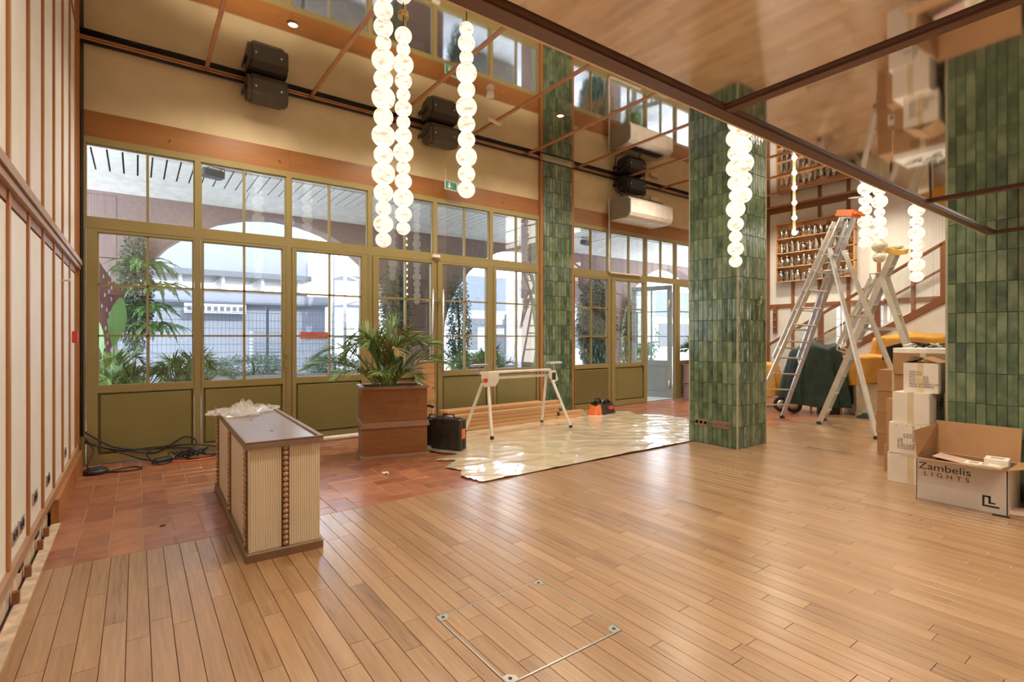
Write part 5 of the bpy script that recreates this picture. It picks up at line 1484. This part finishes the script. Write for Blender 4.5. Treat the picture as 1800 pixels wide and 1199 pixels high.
for x, y in ((-.42, -.20), (-.62, -.1)):
    MB().lathe([(.13, -.02), (.15, -.015), (.15, .015), (.13, .02)], 24, Matrix.Translation((x, y, .15)) @ Matrix.Rotation(PI / 2, 4, 'X')).build('wheel', M['black'], e)
    MB().lathe([(.02, -.024), (.09, -.024), (.09, .024), (.02, .024)], 20, Matrix.Translation((x, y, .15)) @ Matrix.Rotation(PI / 2, 4, 'X')).build('wheel_hub', M['steel'], e)
MB().cbox(.05, .42, -.22, .1, 0, .22, .05).build('base_box', M['black'], e)
yl = at(1352, 680, 10.9)
drape((yl.x + .25, yl.y + .3), .8, .6, .22, .98, 'yellow', 'mustard cloth over a low piece left of the green velvet', 'cloth', ROT, 5, .04, None, .8, 6)
ca = at(1535, 690, 10.1)
e = empty('cream_cabinet', (ca.x, ca.y, 0), ROT + .1, 'cream lacquered cabinet under the mustard cloth', 'cabinet')
MB().cbox(-.42, .9, -.26, .30, .02, .62, .012).build('body', M['pianow'], e)
for x in (-.42, -.02): MB().box(x, x + .06, -.285, -.26, 0, .62).build('pilaster', M['pianow'], e)
MB().box(-.44, .9, -.29, -.26, .0, .08).build('plinth', M['pianow'], e); MB().box(.10, .82, -.272, -.26, .12, .56).build('door', M['pianow'], e)
drape((ca.x - .02, ca.y - .0), 1.02, .80, .60, 1.17, 'yellow', 'mustard cloth draped over the cream cabinet', 'cloth', ROT + .1, 8, .03, None, .93, 6)
cb = at(1612, 640, 10.3)
drape((cb.x, cb.y), 1.75, .50, .45, 1.60, 'yellow', 'large mustard cloth heaped behind the tallest brown cartons', 'cloth', ROT, 9, .05, None, .86, 7)
cc = at(1602, 610, 9.3)
e = empty('curved_panel', (cc.x, cc.y, 1.20), ROT, 'dark curved panel resting among the mustard cloths', 'panel')
arc = [(-.46, -.12)] + [(-.42 + .84 * i / 12, .10 + .10 * math.sin(PI * i / 12)) for i in range(13)] + [(.46, -.12)]
MB().prism(arc, -.02, .02, 'y').build('panel', M['black'], e)
MB().tube([(p[0], 0, p[1]) for p in arc[1:-1]], .022, 8).build('edge', M['dwood'], e)
for x in (-.3, .3): MB().tube([(x, 0, -.1), (x, 0.05, -1.20)], .02, 8).build('leg', M['black'], e)
cf = at(1520, 736, 9.6)
t = MB().grid(14, 6, crumple(14, 6, lambda u, v, h_: (.30 * (u - .5), .16 * (v - .5) * (1 + .5 * math.sin(5 * u)), .004 + h_ * math.sin(PI * u) * math.sin(PI * v)), 5, .12)).build('dark_rag', M['green'], None, (cf.x, cf.y, 0)); tag(t, 'crumpled dark green rag on the floor by the cream cabinet', 'rag')
# wire hangers over the velvet
for k, dx in enumerate((-.15, .25)):
    hp = Vector((pg_.x, pg_.y, 1.50)) + Vector((math.cos(ROT), math.sin(ROT), 0)) * dx
    t = MB().tube([(0, 0, -.06), (-.22, 0, -.02), (0, 0, .10), (.22, 0, -.02), (0, 0, -.06)], .006, 5).build('wire_hanger', M['steel'], None, hp, (0, 0, ROT)); tag(t, ('wire hanger lying on the left peak of the green velvet', 'wire hanger lying on the right peak of the green velvet')[k], 'hanger')
# planter by the entrance
e = empty('entrance_planter', (10.72, 7.30, 0), math.radians(-6), 'pale mauve two-tier planter standing right of the open entrance', 'planter')
for z0, z1 in ((.0, .36), (.38, .84)):
    MB().cbox(0, .85, 0, .42, z0, z1, .008).build('tier', M['lav'], e)
    for zr in (z0, z1 - .03): MB().cbox(-.012, .862, -.012, .432, zr, zr + .028, .006).build('rim', M['lav'], e)
mb = MB()
for z in (.74, .70, .66): 
    for i in range(12): mb.lathe([(.006, 0), (.006, .002)], 6, Matrix.Translation((.06 + i * .065, .0, z)) @ Matrix.Rotation(PI / 2, 4, 'X'))
tag(mb.build('drilled_holes', M['hole'], e), kind='stuff')
palm('entrance_palm', 'dark palm growing in the pale mauve planter by the entrance', (11.05, 7.45, .80), 12, .75, .42, 44, .34, .028, dry=0)

# ------------------------------------------------------------------ stairs along the right wall
XS = 12.8
e = empty('staircase', (XS, 7.05, 0), 0, 'wooden staircase with glass balustrade rising to the right along the cream wall', 'staircase')
SL = .59
for i in range(26):
    y = -.283 * i; z = .167 * (i + 1)
    z -= .16; MB().box(.03, 1.45, y - .30, y, z - .03, z).build('tread', M['brown'], e); MB().box(.03, 1.45, y - .02, y, max(z - .167, .001), z - .03).build('riser', M['creamr'], e)
sx_ = lambda y: -SL * y
def sloped(x0, x1, ya, yb, o0, o1, mat, nm):
    return MB().prism([(ya, sx_(ya) + o0), (yb, sx_(yb) + o0), (yb, sx_(yb) + o1), (ya, sx_(ya) + o1)], x0, x1, 'x').build(nm, M[mat], e)
sloped(-.02, .03, .12, -7.4, -.12, .045, 'browny', 'stringer')
sloped(-.03, .04, .1, -7.4, 1.05, 1.11, 'browny', 'handrail')
sloped(1.40, 1.45, -.8, -7.4, .92, .97, 'browny', 'wall_handrail')
MB().prism([(-.25, .012), (-7.4, .012), (-7.4, sx_(-7.4) - .13), (-.25, .02)], -.0, .02, 'x').build('side_panel', M['creamr'], e)
MB().prism([(-3.0, .7), (-7.4, .7), (-7.4, 3.3), (-3.0, .76)], -.012, -.001, 'x').build('lower_panel', M['band'], e)
py_ = [-.35, -1.60, -2.72, -3.84, -4.96, -6.1]
for y in py_: MB().box(-.03, .04, y - .045, y + .045, max(sx_(y) - .1, .012), sx_(y) + 1.06).build('newel_post', M['brown'], e)
for a, b_ in zip(py_, py_[1:]):
    a -= .06; b_ += .06
    MB().prism([(a, sx_(a) + .09), (b_, sx_(b_) + .09), (b_, sx_(b_) + 1.03), (a, sx_(a) + 1.03)], .0, .008, 'x').build('glass_panel', M['glass'], e)
t = empty('coat_rack', (XR - .03, 7.25, 1.95), 0, 'upright brown rack with round pegs on the far left of the right wall', 'rack')
MB().box(-.02, 0, -.06, .06, -.35, .40).build('board', M['brown'], t)
for z in (-.2, .0, .2): MB().ball((-.05, 0, z), .035, 12, 8).build('peg', M['brown'], t)

# ------------------------------------------------------------------ pot shelf
e = empty('pot_shelf', (XR - .03, 5.25, 2.98), 0, 'wall shelf of pale wood holding four rows of pewter coffee pots', 'shelf')
SWd, SHt = 1.90, 1.58
MB().box(-.012, 0, 0, SWd, 0, SHt).build('back_board', M['shelfw'], e)
for y in (0, SWd - .02): MB().box(-.17, 0, y, y + .02, 0, SHt).build('side_board', M['shelfw'], e)
for z in (0, .385, .76, 1.15, SHt - .02): MB().box(-.18 if z < 1.5 else -.17, 0, 0, SWd, z - .0, z + .02).build('shelf_board', M['shelfw'], e)
def pot_proto(kind, mat):
    e = empty('coffee_pot', (0, 0, 0), 0, 'x', 'coffee pot')
    if kind == 0: pf = [(.058, 0), (.062, .01), (.058, .03), (.050, .12), (.042, .19), (.040, .205)]; lid = [(.042, .205), (.043, .212), (.03, .235), (.008, .25), (.006, .258), (.012, .268), (.002, .276)]
    elif kind == 1: pf = [(.045, 0), (.05, .01), (.066, .05), (.07, .09), (.055, .15), (.042, .19)]; lid = [(.044, .19), (.044, .198), (.034, .225), (.01, .24), (.011, .252), (.002, .26)]
    else: pf = [(.05, 0), (.052, .01), (.052, .17), (.048, .18)]; lid = [(.05, .18), (.05, .188), (.02, .2), (.006, .205), (.012, .218), (.002, .226)]
    MB().lathe(pf, 14).build('body', M[mat], e); MB().lathe(lid, 12).build('lid', M[mat], e)
    MB().tube([(0, .05, .05), (0, .085, .09), (0, .09, .15), (0, .115, .195)], [.014, .011, .008, .006], 6).build('spout', M[mat], e)
    MB().tube([(0, -.042, .17), (0, -.085, .18), (0, -.095, .11), (0, -.052, .05)], .007, 6).build('handle', M['potd'], e)
    return e
PP = [pot_proto(0, 'pot'), pot_proto(1, 'pot'), pot_proto(2, 'pot'), pot_proto(0, 'potd'), pot_proto(1, 'potd')]
rr = random.Random(17)
rows = (('bottom', .02), ('second lowest', .405), ('second highest', .78), ('top', 1.17))
desc = ['tall tapered shiny', 'round bellied shiny', 'straight sided shiny', 'tall tapered tarnished', 'round bellied tarnished']
ordn = ['leftmost', 'second from left', 'third from left', 'fourth from left', 'fifth from left', 'sixth from left', 'sixth from right', 'fifth from right', 'fourth from right', 'third from right', 'second from right', 'rightmost']
for rn_, z in rows:
    for i in range(12):
        k = rr.choice((0, 0, 1, 2, 3, 3, 4, 1))
        c = copy_tree(PP[k])
        y = 5.25 + SWd - .11 - i * (SWd - .2) / 11.6 + rr.uniform(-.015, .015)
        s_ = rr.uniform(1.05, 1.22)
        c.location = (XR - .03 - .095, y, 2.98 + z + .001); c.rotation_euler = (0, 0, rr.choice((0, PI)) + rr.uniform(-.35, .35)); c.scale = (s_, s_, s_ * rr.uniform(.95, 1.12))
        tag(c, f'{desc[k]} coffee pot, {ordn[i]} on the {rn_} shelf', 'coffee pot', 'pewter coffee pots on the wall shelf')
for p in PP:
    for ch in list(p.children): bpy.data.objects.remove(ch)
    bpy.data.objects.remove(p)

# lettering becomes mesh
bpy.context.view_layer.update()
dg = bpy.context.evaluated_depsgraph_get()
for o in [o for o in bpy.data.objects if o.type == 'FONT']:
    me = bpy.data.meshes.new_from_object(o.evaluated_get(dg))
    c = bpy.data.objects.new(o.name.split('.')[0], me); col.objects.link(c)
    c.parent = o.parent; c.location = o.location; c.rotation_euler = o.rotation_euler; c.scale = o.scale
    bpy.data.objects.remove(o)
